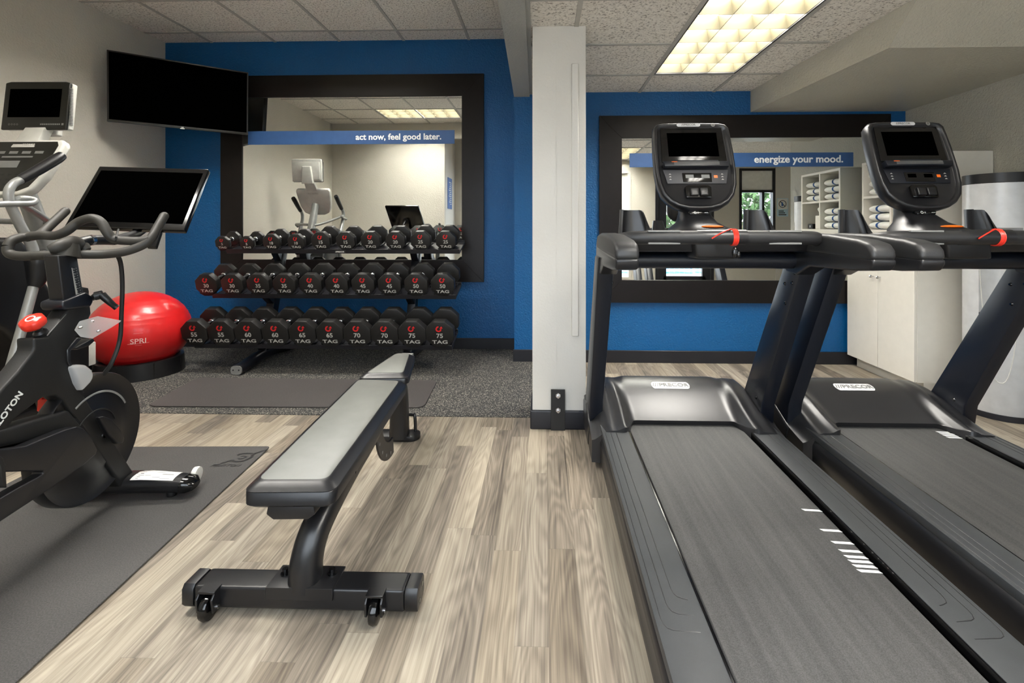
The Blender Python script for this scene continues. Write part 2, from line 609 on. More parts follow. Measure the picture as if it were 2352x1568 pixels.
f = B(); frame_rect(f, -1.35, 0.75, 0.3, 2.15, YF - .09, YF - .01, 0.04); f.box(-0.32, -0.28, YF - .08, YF - .02, 0.34, 2.11)  # unseen window added behind the camera to brighten the room with daylight
o = struct('fill_window', f, 'base'); g = B(); g.box(-1.31, 0.71, YF - .06, YF - .05, 0.34, 2.11)
link('window_pane', g, 'pane', o)
f = B(); frame_rect(f, 0.95, 1.45, 0.25, 2.06, YF - .09, YF + .01, 0.035)
o = struct('window_1', f, 'white'); g = B(); g.box(0.98, 1.42, YF - .06, YF - .05, 0.28, 2.03)
link('window_pane', g, 'pane', o)
g = B(); g.box(0.99, 1.41, YF - .04, YF - .035, 0.9, 2.03); link('roller_shade', g, 'blind', o)
f = B(); frame_rect(f, 1.86, 2.83, 0.0, 2.06, YF - .09, YF + .01, 0.05, False)
frame_rect(f, 1.915, 2.775, 0.02, 2.0, YF - .07, YF - .01, 0.13); f.box(2.0, 2.7, YF - .07, YF - .01, 0.02, 0.3)
o = struct('door_1', f, 'base'); g = B(); g.box(2.04, 2.65, YF - .045, YF - .035, 0.3, 1.87)
link('door_glass', g, 'pane', o)
g = B(); g.tube([(2.08, YF + .03, 0.95), (2.08, YF + .05, 0.97), (2.62, YF + .05, 0.97), (2.62, YF + .03, 0.95)], 0.012); link('door_handle', g, 'chrome', o)
f = B(); frame_rect(f, 3.25, 3.84, 0.75, 2.1, YF - .09, YF + .01, 0.04); f.box(3.62, 3.66, YF - .09, YF + .01, 0.79, 1.72)
f.box(3.29, 3.8, YF - .09, YF + .01, 1.70, 1.74)
o = struct('window_2', f, 'base'); g = B(); g.box(3.29, 3.8, YF - .06, YF - .05, 0.79, 2.06)
link('window_pane', g, 'pane', o)
g = B(); g.box(3.29, 3.80, YF - .02, YF - .012, 1.74, 2.06); link('roller_shade', g, 'blind', o)
b = B(); b.box(3.84, XA, YF, YF + .02, 0, ZR)
struct('trim_1', b, 'white', 'white panel beside the window')

# ceilings with real openings for the lights
def ceiling(name, x0, x1, y0, y1, z, holes):
    b = B()
    xs = sorted(set([x0, x1] + [h[0] for h in holes] + [h[1] for h in holes]))
    ys = sorted(set([y0, y1] + [h[2] for h in holes] + [h[3] for h in holes]))
    for i in range(len(xs) - 1):
        for j in range(len(ys) - 1):
            cx, cy = (xs[i] + xs[i + 1]) / 2, (ys[j] + ys[j + 1]) / 2
            if any(h[0] < cx < h[1] and h[2] < cy < h[3] for h in holes): continue
            b.box(xs[i], xs[i + 1], ys[j], ys[j + 1], z, z + 0.02)
    return struct(name, b, 'tile', 'speckled acoustic tile ceiling')
LA = (-2.51, -1.30, 1.23, 1.84)
LD = (-2.51, -1.30, 3.06, 3.67)
LB = (0.79, 1.40, 2.42, 3.635)
LC = (0.79, 1.40, -0.02, 1.20)
ceiling('ceiling_left', XL, XJ, 0.85, YBL, ZL, [LA, LD])
ceiling('ceiling_right', -0.2, XR, YF, YBR, ZR, [LB, LC])
ceiling('ceiling_alcove', XR, XA, YF, 2.2, ZR, [])
ceiling('ceiling_passage', -1.66, -0.2, YF, 0.85, ZL, [])
def tgrid(name, xl, yl, x0, x1, y0, y1, z, holes):
    b = B()
    for x in xl:
        segs = [(y0, y1)]
        b.box(x - .012, x + .012, y0, y1, z - 0.007, z + 0.001)
    for y in yl:
        cur = x0
        for h in sorted(holes):
            if h[2] + .03 < y < h[3] - .03:
                b.box(cur, h[0], y - .012, y + .012, z - 0.0065, z + 0.001); cur = h[1]
        b.box(cur, x1, y - .012, y + .012, z - 0.0065, z + 0.001)
    struct(name, b, 'tbar', 'pale metal ceiling grid')
tgrid('trim_2', [-3.115, -2.51, -1.905, -1.30, -0.695], [4.28 - .61 * k for k in range(6)], XL, XJ, 0.85, YBL, ZL, [LA, LD])
tgrid('trim_3', [0.18, 0.79, 1.40], [3.64 - .61 * k for k in range(7)], -0.12, 1.72, YF, YBR, ZR, [LB, LC])
# beam between the two rooms
b = B()
b.prism([(-0.252, YBR, 2.212), (-0.122, YBR, 2.212), (-0.05, YF, 2.212), (-0.18, YF, 2.212)], (0, 0, 0.75))
b.prism([(-0.122, YBR, 2.232), (-0.098, YBR, 2.232), (-0.026, YF, 2.232), (-0.05, YF, 2.232)], (0, 0, 0.1))
struct('ceiling_beam', b, 'beam', 'grey painted ceiling beam')
b = B(); b.box(-1.66, -0.2, 0.80, 0.9, 2.6, ZL + .1); struct('wall_header', b, 'beige')
# soffit over the right treadmill
b = B()
lo = [b.b.verts.new(p) for p in ((1.70, YBR, 2.07), (1.82, 2.655, 2.07), (XR, 2.655, 2.07), (XR, YBR, 2.07))]
hi = [b.b.verts.new(p) for p in ((1.70, YBR, ZR + .01), (1.82, 2.44, ZR + .01), (XR, 2.44, ZR + .01), (XR, YBR, ZR + .01))]
b._face(lo[::-1]); b._face(hi)
for k in range(4): b._face([lo[k], lo[(k + 1) % 4], hi[(k + 1) % 4], hi[k]])
struct('ceiling_soffit', b, 'gloss', 'dropped painted soffit')
# column
b = B(); b.box(-0.066, 0.232, 2.745, 3.045, 0, ZR, 0.006, 2); b.box(0.066, 0.0675, 2.742, 2.75, 0.3, ZR)
struct('column', b, 'white', 'square white painted column')
b = B(); b.box(0.152, 0.19, 2.728, 2.746, 0.52, 2.03, 0.003, 1)
struct('trim_4', b, 'white', 'slim white cable raceway on the column')
b = B(); b.box(-0.078, 0.244, 2.733, 3.057, 0, 0.105, 0.008, 3)
struct('baseboard_column', b, 'base', 'black rubber base around the column')
# baseboards
def bb(name, x0, x1, y0, y1):
    b = B(); b.box(x0, x1, y0, y1, 0, 0.102, 0.003, 1); struct(name, b, 'base', 'black rubber baseboard')
bb('baseboard_back_left', XL, XJ, YBL - .012, YBL)
bb('baseboard_back_right', XJ - .01, XR, YBR - .014, YBR)
bb('baseboard_left', XL, XL + .012, 0.85, YBL)
bb('baseboard_right', XR - .012, XR, 2.3, YBR)
bb('baseboard_rear', -1.66, 1.86, YF, YF + .012)

# black steel bracket at the foot of the column
t = thing('column_bracket', 'black steel strap bolted to the foot of the white column', 'bracket', (0.075, 2.735, 0))
b = B(); b.box(0.037, 0.115, 2.722, 2.733, 0.0, 0.225, 0.001, 1); link('plate', b, 'blkmatte', t)
for z in (0.115, 0.195):
    b = B(); b.cyl((0.077, 2.722, z), (0.077, 2.714, z), 0.014, 6); b.cyl((0.077, 2.714, z - .002), (0.077, 2.70, z - .004), 0.007, 12); link('bolt', b, 'chrome', t)

# ---------------------------------------------------------------- ceiling lights
def troffer(loc, lx, ly, nx, ny, label):
    x0, x1, y0, y1, z = loc[0], loc[0] + lx, loc[1], loc[1] + ly, loc[2]
    t = thing('ceiling_light', label, 'ceiling light', (x0 + lx / 2, y0 + ly / 2, z))
    b = B()
    fw = 0.022
    for q in ((x0, x0 + fw, y0, y1), (x1 - fw, x1, y0, y1), (x0 + fw, x1 - fw, y0, y0 + fw), (x0 + fw, x1 - fw, y1 - fw, y1)):
        b.box(*q, z - 0.004, z + 0.11)
    link('frame', b, 'darkmetal', t)
    b = B(); b.box(x0, x1, y0, y1, z + 0.105, z + 0.12); link('housing', b, 'cab', t)
    b = B(); b.box(x0 + fw, x1 - fw, y0 + fw, y1 - fw, z + 0.095, z + 0.10); link('lamp_tubes', b, 'tube', t)
    b = B()
    X0, X1, Y0, Y1 = x0 + fw, x1 - fw, y0 + fw, y1 - fw
    zb, zt = z + 0.004, z + 0.078
    for i in range(nx + 1):
        x = X0 + (X1 - X0) * i / nx
        # parabolic blade: thin at the bottom, wide at the top
        prof = [(x - 0.0015, zb), (x + 0.0015, zb), (x + 0.004, zb + .025), (x + 0.016, zt), (x - 0.016, zt), (x - 0.004, zb + .025)]
        prof = [(min(max(px, X0), X1), pz) for px, pz in prof]
        b.prism([(px, Y0, pz) for px, pz in prof], (0, Y1 - Y0, 0))
    for j in range(ny + 1):
        y = Y0 + (Y1 - Y0) * j / ny
        prof = [(y - 0.0015, zb), (y + 0.0015, zb), (y + 0.004, zb + .025), (y + 0.016, zt), (y - 0.016, zt), (y - 0.004, zb + .025)]
        prof = [(min(max(py, Y0), Y1), pz) for py, pz in prof]
        b.prism([(X0, py, pz) for py, pz in prof], (X1 - X0, 0, 0))
    link('louver', b, 'louver', t)
    return t
troffer((LA[0], LA[2], ZL), LA[1] - LA[0], LA[3] - LA[2], 6, 3, 'bright louvered ceiling light over the weights area, seen in the left mirror')
troffer((LD[0], LD[2], ZL), LD[1] - LD[0], LD[3] - LD[2], 6, 3, 'louvered ceiling light over the exercise mat, just above the top of the photo')
troffer((LB[0], LB[2], ZR), LB[1] - LB[0], LB[3] - LB[2], 3, 6, 'bright louvered ceiling light above the nearer treadmill, right of the column')
troffer((LC[0], LC[2], ZR), LC[1] - LC[0], LC[3] - LC[2], 3, 6, 'louvered ceiling light near the camera, a corner of it in the right mirror')

# ---------------------------------------------------------------- mirrors with banners
def mirror(x0, x1, z0, z1, fw, y, label, bx0, bx1, bz0, bz1, txt, tx, size, gx1=None, blabel=''):
    t = thing('framed_mirror', label, 'mirror', ((x0 + x1) / 2, y, z0))
    yf = y - 0.03
    d = (0, 0.03, 0)
    g1 = gx1 or x1 - fw
    for pl in ([(x0, z0), (x1, z0), (g1, z0 + fw), (x0 + fw, z0 + fw)], [(x0, z1), (x1, z1), (g1, z1 - fw), (x0 + fw, z1 - fw)],
               [(x0, z0), (x0 + fw, z0 + fw), (x0 + fw, z1 - fw), (x0, z1)], [(x1, z0), (g1, z0 + fw), (g1, z1 - fw), (x1, z1)]):
        b = B(); b.prism([(p[0], yf, p[1]) for p in pl], d, 0.0012, 1); link('frame_board', b, 'frame', t)
    b = B(); b.box(x0 + fw - .005, g1 + .005, yf + 0.012, yf + 0.02, z0 + fw - .005, z1 - fw + .005); link('mirror_glass', b, 'mirror', t, flat=True)
    s = thing('wall_banner', blabel, 'banner', ((bx0 + bx1) / 2, yf + .0115, bz0))
    b = B(); b.box(bx0, bx1, yf + 0.0095, yf + 0.0115, bz0, bz1); link('strip', b, 'banner', s)
    lettering('lettering', txt, size, 'bannertext', s, (tx, yf + 0.0088, (bz0 + bz1) / 2 + .002), (1, 0, 0), (0, 0, 1), bold=size * 0.024, align='RIGHT', width=1.04)
    return t
mirror(-3.013, -0.553, 0.62, 2.53, 0.203, YBL, 'large square mirror in a wide dark frame behind the dumbbell rack',
       -2.757, -0.824, 1.890, 2.015, 'act now, feel good later.', -0.945, 0.078, blabel='blue banner reading act now, feel good later. across the left mirror')
mirror(0.455, 2.815, 0.50, 2.043, 0.186, YBR, 'wide mirror in a dark frame behind the treadmills',
       0.705, 2.52, 1.618, 1.733, 'energize your mood.', 2.44, 0.082, blabel='blue banner reading energize your mood. across the right mirror')

# ---------------------------------------------------------------- wall television
t = thing('wall_television', 'black flat screen television angled across the corner high on the left', 'television', (-3.06, 4.07, 1.87))
pl = Vector((-3.435, 3.765, 0)); pr = Vector((-2.672, 4.362, 0))
ax = (pr - pl).normalized(); nrm = Vector((ax.y, -ax.x, 0))
tilt = R(3)
upv = (Vector((0, 0, 1)) * math.cos(tilt) + nrm * math.sin(tilt)).normalized()
fn = upv.cross(-ax).normalized()
if fn.dot(nrm) < 0: fn = -fn
W_, H_ = (pr - pl).length, 0.557
bl = pl + Vector((0, 0, 1.955))
def tvq(u0, u1, v0, v1, d0, d1, bev=0.0):
    b = B()
    b.prism([bl + ax * u + upv * v + fn * d0 for u, v in ((u0, v0), (u1, v0), (u1, v1), (u0, v1))], fn * (d1 - d0), bev, 2)
    return b
link('casing', tvq(0, W_, 0, H_, -0.035, 0.0, 0.004), 'blk', t)
link('screen', tvq(0.012, W_ - .012, 0.02, H_ - .012, 0.0, 0.002), 'screen', t)
link('bottom_trim', tvq(0.0, W_, 0.0, 0.016, 0.0, 0.004, 0.001), 'bezel', t)
link('logo_tab', tvq(W_ / 2 - .016, W_ / 2 + .016, -0.004, 0.002, 0.001, 0.006), 'whiteprint', t)
lettering('logo_lettering', 'LG', 0.014, 'whiteprint', t, bl + ax * (W_ / 2) + upv * 0.009 + fn * 0.005, ax, upv, bold=0.0004)
b = B()
mc = bl + ax * W_ / 2 + upv * H_ / 2
b.tube([mc - fn * 0.035, mc - fn * 0.2, Vector((-3.50, 4.25, 2.24)), Vector((-3.555, 4.3, 2.24))], 0.02, 8)
b.prism([mc + ax * a + upv * c - fn * .06 for a, c in ((-.12, -.12), (.12, -.12), (.12, .12), (-.12, .12))], fn * .026)
link('wall_mount', b, 'blkmatte', t)

# ---------------------------------------------------------------- red stability ball in a ring
BX, BY = -3.11, 3.70
t = thing('exercise_ball', 'large glossy red exercise ball sitting in a black ring', 'exercise ball', (BX, BY, 0.035))
b = B()
pr_ = []
NB = 72
for i in range(NB + 1):
    a = -PI / 2 + PI * i / NB
    r = 0.33 * math.cos(a); z = 0.335 + 0.292 * math.sin(a)
    for g in (0.555, 0.515, 0.47, 0.435, 0.17, 0.13):
        d = abs(z - g)
        if d < 0.0042: r -= 0.0025
    pr_.append((max(r, 0.0), z))
b.lathe(pr_, (BX, BY, 0), 64)
link('ball_body', b, 'red', t, sharp=60)
dirv = Vector((-BX * 0 + 0.62, -0.79, 0)).normalized()
def ballpt(az, z, off=0.001):
    k = math.sqrt(max(0, 1 - ((z - 0.335) / 0.292) ** 2))
    return Vector((BX + (0.33 * k + off) * math.cos(az), BY + (0.33 * k + off) * math.sin(az), z))
az0 = math.atan2(-0.90, 0.70)
me = text_mesh('SPRI', 0.05, depth=0.0, bold=0.0004, width=1.05)
for v in me.vertices:
    a = az0 + v.co.x / 0.33
    v.co = ballpt(a, 0.305 + v.co.y)
me.materials.clear(); me.materials.append(M['pinkprint'])
o = bpy.data.objects.new('lettering', me); C.objects.link(o); o.parent = t; me.transform(world(t).inverted())
b = B()
for z_, h_ in ((0.288, 0.0015), (0.362, 0.001), (0.275, 0.001)):
    n = 12
    aa = 0.19 if z_ < .3 else 0.08
    if z_ < .28: aa = 0.06
    for i in range(n):
        a0, a1 = az0 - aa + 2 * aa * i / n, az0 - aa + 2 * aa * (i + 1) / n
        b._face([b.b.verts.new(p) for p in (ballpt(a0, z_), ballpt(a1, z_), ballpt(a1, z_ + h_), ballpt(a0, z_ + h_))])
link('print_lines', b, 'pinkprint', t)
t = thing('ball_ring', 'low black plastic ring holding the red exercise ball', 'ball stand', (BX, BY, 0.003))
b = B()
b.lathe([(0.285, 0.003), (0.278, 0.125), (0.27, 0.13), (0.255, 0.13), (0.23, 0.10), (0.205, 0.003)], (BX, BY, 0), 48)
link('ring_body', b, 'blk', t)
b = B()
for k in range(8):
    a = k * PI / 4 + .2
    b.box(BX + .281 * math.cos(a) - .003, BX + .281 * math.cos(a) + .003, BY + .281 * math.sin(a) - .003, BY + .281 * math.sin(a) + .003, 0.004, 0.12)
link('ring_seams', b, 'blkmatte', t)

# ---------------------------------------------------------------- floor mats
def flat_mat(name, label, pts, th, mat, rad):
    b = B()
    P = [Vector((p[0], p[1], 0)) for p in pts]
    out = []
    n = len(P)
    for i in range(n):
        p, a, c = P[i], P[i - 1], P[(i + 1) % n]
        r = rad[i] if isinstance(rad, (list, tuple)) else rad
        da, dc = (a - p).normalized(), (c - p).normalized()
        for k in range(7):
            q = k / 6
            out.append((p + da * r * (1 - q) ** 2 + dc * r * q ** 2))
    b.prism([(p.x, p.y, 0.0035) for p in out], (0, 0, th), 0.0015, 1, 50)
    return link(name, b, mat)
o = flat_mat('exercise_mat', '', [(-2.48, 2.99), (-0.745, 3.02), (-0.775, 3.56), (-2.57, 3.57)], 0.008, 'mat2', 0.07)
recentre(tag(o, 'brown grey foam exercise mat lying in front of the dumbbell rack', 'exercise mat'))
t = thing('bike_mat', 'dark grey textured floor mat under the exercise bike', 'floor mat', (-1.85, 1.6, 0))
o = flat_mat('mat_sheet', '', [(-1.395, 2.467), (-2.36, 2.43), (-2.25, 0.62), (-1.262, 0.70)], 0.005, 'mat1', 0.02)
o.parent = t; o.data.transform(world(t).inverted())
# embossed mark near the corner: a ring with a diagonal bar and the lettering
mk = Vector((-1.462, 2.34, 0.0098)); mx = Vector((1, 0.03, 0)).normalized(); my = Vector((-0.03, 1, 0)).normalized()
b = B()
def arc_strip(b, c, ux, uy, r0, r1, a0, a1, n=24, squash=1.0):
    for i in range(n):
        p, q = a0 + (a1 - a0) * i / n, a0 + (a1 - a0) * (i + 1) / n
        vs = [c + ux * (r * math.cos(a)) + uy * (r * math.sin(a) * squash) for r, a in ((r0, p), (r1, p), (r1, q), (r0, q))]
        b._face([b.b.verts.new(v) for v in vs])
arc_strip(b, mk, mx, my, 0.036, 0.050, R(-120), R(150))
arc_strip(b, mk, mx, my, 0.010, 0.020, R(-160), R(140))
for (p, q) in (((0.03, 0.04), (0.075, 0.085)), ((-0.07, -0.06), (-0.03, -0.025))):
    b._face([b.b.verts.new(mk + mx * u + my * v) for u, v in ((p[0], p[1]), (p[0] + .014, p[1] - .004), (q[0] + .008, q[1]), (q[0], q[1] + .004))])
link('embossed_logo', b, 'darkprint', t)
lettering('embossed_lettering', 'PELOTON', 0.03, 'darkprint', t, mk - my * 0.082 - mx * .03, mx, my, depth=0.0001, bold=0.0006, shear=0.2)

# ---------------------------------------------------------------- dumbbell rack
RX0, RX1 = -2.70, -0.70
TILT = R(15)
rack = thing('dumbbell_rack', 'three tier black steel dumbbell rack in front of the left mirror', 'dumbbell rack', (-1.7, 3.95, 0.003))
tiers = [(3.70, 0.31, 0.2085, 'bottom'), (3.87, 0.677, 0.183, 'middle'), (4.05, 1.008, 0.16, 'top')]
ct, st_ = math.cos(TILT), math.sin(TILT)
shelf_front = [(3.715, 0.205), (3.88, 0.567), (4.055, 0.918)]
for (yf, zf), nm in zip(shelf_front, ('lower', 'middle', 'upper')):
    b = B()
    x0 = RX0 + (0.03 if nm != 'lower' else 0.0)
    L = 0.27
    # tilted tray: front lip, plate, rear lip
    sec = [(0, -0.016), (0, 0.022), (0.004, 0.022), (0.006, 0.0), (L, 0.0), (L + .003, 0.022), (L + .007, 0.022), (L + .007, -0.016)]
    b.prism([(x0, yf + s * ct - h * st_, zf + s * st_ + h * ct) for s, h in sec], (RX1 - x0, 0, 0), 0.0015, 1)
    link('shelf', b, 'rack', rack)
for X in (-2.33, -1.12):
    b = B()
    b.prism([(X - .035, 3.98, 0.06), (X - .035, 4.08, 0.06), (X - .035, 4.37, 1.0), (X - .035, 4.30, 1.02)], (0.07, 0, 0), 0.008, 2)
    link('upright', b, 'rack', rack)
    for (yf, zf) in shelf_front:
        b = B()
        ymid = 3.98 + (zf - .06) / 0.94 * 0.31
        b.prism([(X - .03, yf + .10, zf + .005), (X - .03, ymid + .06, zf + .05), (X - .03, ymid + .03, zf - .10), (X - .03, ymid - .02, zf - .10)], (0.06, 0, 0), 0.004, 1)
        link('shelf_bracket', b, 'rack', rack)
    b = B()
    b.tube([(X, 3.66, 0.042), (X, 3.75, 0.045), (X, 3.95, 0.07), (X, 4.15, 0.07), (X, 4.42, 0.045)], 0.036, 16, smooth=4, aspect=1.25, up=(0, 0, 1), power=3)
    link('foot_tube', b, 'rack', rack)
    b = B()
    b.tube([(X, 3.652, 0.040), (X, 3.664, 0.040)], 0.034, 16, aspect=1.25, up=(0, 0, 1), power=3)
    link('foot_cap', b, 'mgrey', rack)
    b = B()
    for dx in (-.022, .022): b.cyl((X + dx, 3.653, 0.042), (X + dx, 3.6505, 0.042), 0.006, 10)
    link('foot_screw', b, 'blk', rack)
b = B(); b.box(-1.745, -1.655, 4.046, 4.054, 0.905, 0.93); 
link('badge', b, 'blk', rack)
lettering('badge_lettering', '///PRECOR', 0.016, 'greyprint', rack, (-1.70, 4.0455, 0.9175), (1, 0, 0), (0, 0, 1), bold=0.0004)

def dumbbell(diam, number, length=0.305, headlen=0.092):
    """local frame: handle along +Y, front face at y=0, centre of the head at the origin"""
    t = bpy.data.objects.new('dumbbell', None); t.empty_display_size = 0.05
    C.objects.link(t)
    rc = diam / 2 / math.cos(R(22.5)) * 0.99
    def head(y0, y1):
        b = B()
        pts = [(rc * math.cos(R(22.5 + 45 * k)), y0, rc * math.sin(R(22.5 + 45 * k))) for k in range(8)]
        b.prism(pts, (0, y1 - y0, 0), diam * 0.045, 2, 30)
        return b
    link('head', head(0, headlen), 'ure', t, local=True)
    link('head', head(length - headlen, length), 'ure', t, local=True)
    b = B()
    rh = 0.0165
    yy = [headlen - .002, headlen + .012, headlen + .016, length / 2, length - headlen - .016, length - headlen - .012, length - headlen + .002]
    b.tube([(0, y, 0) for y in yy], [rh * 1.25, rh * 1.25, rh * .95, rh * 1.12, rh * .95, rh * 1.25, rh * 1.25], 18)
    link('handle', b, 'chrome', t, local=True)
    s = diam
    for side in (0, 1):
        ux = Vector((1, 0, 0)) if side == 0 else Vector((-1, 0, 0))
        y = -0.0006 if side == 0 else length + 0.0006
        uz = Vector((0, 0, 1))
        b = B()
        c = Vector((-.0 * s, y, 0.215 * s)) - ux * 0.03 * s
        arc_strip(b, c, ux, uz, 0.055 * s, 0.105 * s, R(120), R(370), 16)
        b._face([b.b.verts.new(c + ux * p * s + uz * q * s) for p, q in ((0.03, 0.03), (0.15, 0.03), (0.105, 0.115))])
        b._face([b.b.verts.new(c + ux * p * s + uz * q * s) for p, q in ((-0.045, 0.055), (-0.075, 0.09), (0.0, 0.12), (0.01, 0.085))])
        link('logo', b, 'redprint', t, local=True, flat=True)
        for body, sz, zz, wd, nm in ((number, 0.235 * s, -0.045 * s, 1.05, 'number_print'), ('TAG', 0.18 * s, -0.285 * s, 1.55, 'name_print')):
            me = text_mesh(body, sz, depth=0.0002, bold=sz * 0.02, width=wd)
            mt = Matrix((ux, uz, ux.cross(uz))).transposed().to_4x4()
            mt.translation = Vector((0, y, zz))
            me.transform(mt)
            me.materials.clear(); me.materials.append(M['greyprint'])
            o = bpy.data.objects.new(nm, me); C.objects.link(o); o.parent = t
    return t

def copy_tree(o, parent=None):
    kids = list(o.children)
    c = o.copy(); C.objects.link(c); c.parent = parent
    for k in kids: copy_tree(k, c)
    return c

specs = {'bottom': ([('55', .206), ('60', .208), ('65', .209), ('70', .211), ('75', .213)], 3.70, 0.309, (-2.674, -0.78)),
         'middle': ([('30', .178), ('35', .181), ('40', .183), ('45', .185), ('50', .187)], 3.87, 0.672, None),
         'top': ([('5', .120), ('10', .140), ('15', .158), ('20', .162), ('25', .166)], 4.05, 0.0, None)}
# front-face centre x of the first and last dumbbell of each tier
ends = {'bottom': (-2.672, -0.785), 'middle': (-2.70, -0.80), 'top': (-2.695, -0.812)}
shelfz = {'bottom': shelf_front[0], 'middle': shelf_front[1], 'top': shelf_front[2]}
cradle_bm = []
for tier, (lst, yf, zc, _) in specs.items():
    x0, x1 = ends[tier]
    i = 0
    sy, sz = shelfz[tier]
    for num, dia in lst:
        proto = None
        for side in ('left', 'right'):
            x = x0 + (x1 - x0) * i / 9
            length = {'bottom': 0.285, 'middle': 0.29, 'top': 0.225}[tier]
            if num == '5': length = 0.18
            if num == '10': length = 0.19
            hl = {'bottom': 0.066, 'middle': 0.056, 'top': 0.048}[tier]
            if num == '5': hl = 0.034
            if num == '10': hl = 0.04
            if proto is None:
                d = proto = dumbbell(dia, num, length, hl)
            else:
                d = copy_tree(proto)
            off = 0.002 + 0.008           # resting on the cradle
            # centre of the front face: dia/2 above the tray plane, a little behind the lip
            s_ = -0.012 if tier == 'bottom' else -0.006
            if tier == 'top': s_ = 0.0
            h_ = dia / 2 + off
            d.location = (x, sy + s_ * ct - h_ * st_, sz + s_ * st_ + h_ * ct)
            d.rotation_euler = (TILT, 0, 0)
            nth = ('leftmost', 'second from the left', 'third from the left', 'fourth from the left', 'fifth from the left', 'fifth from the right', 'fourth from the right', 'third from the right', 'second from the right', 'rightmost')[i]
            tag(d, f'black octagonal dumbbell marked {num}, {nth} on the {tier} tier', 'dumbbell', 'dumbbells on the three tier rack')
            # cradle under it, part of the rack
            for s0 in ((0.01, 0.19) if tier == 'bottom' else ((0.008, 0.2) if tier == 'middle' else (0.008, 0.145))):
                b = B()
                wv = min(dia * 0.42, 0.085)
                pr2 = [(-wv, 0.026), (-wv * .5, 0.006), (wv * .5, 0.006), (wv, 0.026), (wv, 0.021), (wv * .5, 0.0005), (-wv * .5, 0.0005), (-wv, 0.021)]
                b.prism([(x + a, sy + s0 * ct - h * st_, sz + s0 * st_ + h * ct) for a, h in pr2], (0, 0.05 * ct, 0.05 * st_))
                link('cradle', b, 'rack', rack)
            i += 1

# ---------------------------------------------------------------- adjustable bench
t = thing('weight_bench', 'flat adjustable weight bench with long grey padded top and black steel frame', 'weight bench', (-0.74, 1.9, 0))
def pad(name, outline, z0, z1, bev):
    """outline list of (x,y); black sides, paler flat top"""
    cx = sum(p[0] for p in outline) / len(outline); cy = sum(p[1] for p in outline) / len(outline)
    P = [Vector((p[0], p[1])) for p in outline]
    n = len(P)
    def inset(d):
        out = []
        for i in range(n):
            a, p, c = P[i - 1], P[i], P[(i + 1) % n]
            d1, d2 = (p - a).normalized(), (c - p).normalized()
            n1, n2 = Vector((-d1.y, d1.x)), Vector((-d2.y, d2.x))
            m = (n1 + n2)
            if m.dot(Vector((cx, cy)) - p) < 0: m = -m
            m.normalize()
            k = abs(m.dot(n1))
            out.append(p + m * d / max(k, .3))
        return out
    def rounded(pts, r):
        out = []
        for i in range(n):
            a, p, c = pts[i - 1], pts[i], pts[(i + 1) % n]
            da, dc = (a - p).normalized(), (c - p).normalized()
            for k in range(6):
                q = k / 5
                out.append(p + da * r * (1 - q) ** 2 + dc * r * q ** 2)
        return out
    layers = [(0.012, z0, .03), (0.0, z0 + .01, .035), (0.0, z0 + (z1 - z0) * .62, .035), (0.002, z0 + (z1 - z0) * .66, .035), (0.0, z0 + (z1 - z0) * .70, .035),
              (0.008, z1 - .014, .03), (0.019, z1 - 0.005, .028), (0.029, z1, .026)]
    b = B(); rings = []
    for d, z, r in layers:
        rings.append([b.b.verts.new((p.x, p.y, z)) for p in rounded(inset(d), r)])
    m = len(rings[0])
    for i in range(len(rings) - 1):
        b.mi = 1
        for k in range(m):
            b._face([rings[i][k], rings[i][(k + 1) % m], rings[i + 1][(k + 1) % m], rings[i + 1][k]])
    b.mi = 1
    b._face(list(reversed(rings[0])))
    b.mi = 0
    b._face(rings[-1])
    return b
PZ = 0.425
pb = [(-0.822, 1.312), (-0.572, 1.322), (-0.632, 2.248), (-0.882, 2.268)]
sb = [(-0.878, 2.285), (-0.638, 2.30), (-0.715, 2.705), (-0.838, 2.715)]
# two parts of the long pad: black cover and its grey top panel share one cushion
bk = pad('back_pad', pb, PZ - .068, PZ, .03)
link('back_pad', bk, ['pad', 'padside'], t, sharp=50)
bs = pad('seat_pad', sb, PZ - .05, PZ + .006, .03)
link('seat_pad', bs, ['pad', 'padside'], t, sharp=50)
# under-pad plates and handle
b = B(); b.prism([(-0.745, 1.33, PZ - .105), (-0.65, 1.335, PZ - .105), (-0.63, 1.335, PZ - .09), (-0.635, 1.335, PZ - .066), (-0.76, 1.33, PZ - .066), (-0.765, 1.33, PZ - .09)], (0, 0.18, 0), 0.004, 2)
link('pad_bracket', b, 'steelblk', t)
b = B(); b.box(-0.80, -0.66, 1.5, 2.2, PZ - .085, PZ - .068, 0.003, 1); link('pad_plate', b, 'steelblk', t)
# main spine : curved post from the front foot running back under the pad
b = B()
b.tube([(-0.703, 1.432, 0.07), (-0.702, 1.434, 0.14), (-0.694, 1.465, 0.205), (-0.684, 1.55, 0.255), (-0.684, 1.72, 0.285), (-0.70, 1.95, 0.292), (-0.735, 2.2, 0.30), (-0.755, 2.40, 0.31), (-0.765, 2.5, 0.31)],
       [0.046, 0.044, 0.042, 0.041, 0.038, 0.037, 0.036, 0.034, 0.032], 20, smooth=6, aspect=1.0, up=(1, 0, 0), power=2.6)
link('spine_tube', b, 'steelblk', t)
b = B()
b.tube([(-0.67, 1.80, 0.30), (-0.685, 2.05, 0.30), (-0.70, 2.22, 0.35)], 0.019, 12, smooth=5); b.tube([(-0.66, 1.66, 0.29), (-0.67, 1.80, 0.30)], 0.019, 12)
link('support_strut', b, 'steelblk', t)
b = B()
AC = Vector((-0.69, 2.18, 0.30))
prof = []
for k in range(13):
    a = R(170 + 110 * k / 12); prof.append(AC + Vector((0, math.cos(a) * .20, math.sin(a) * .20)))
for k in range(13):
    a = R(280 - 110 * k / 12); prof.append(AC + Vector((0, math.cos(a) * .125, math.sin(a) * .125)))
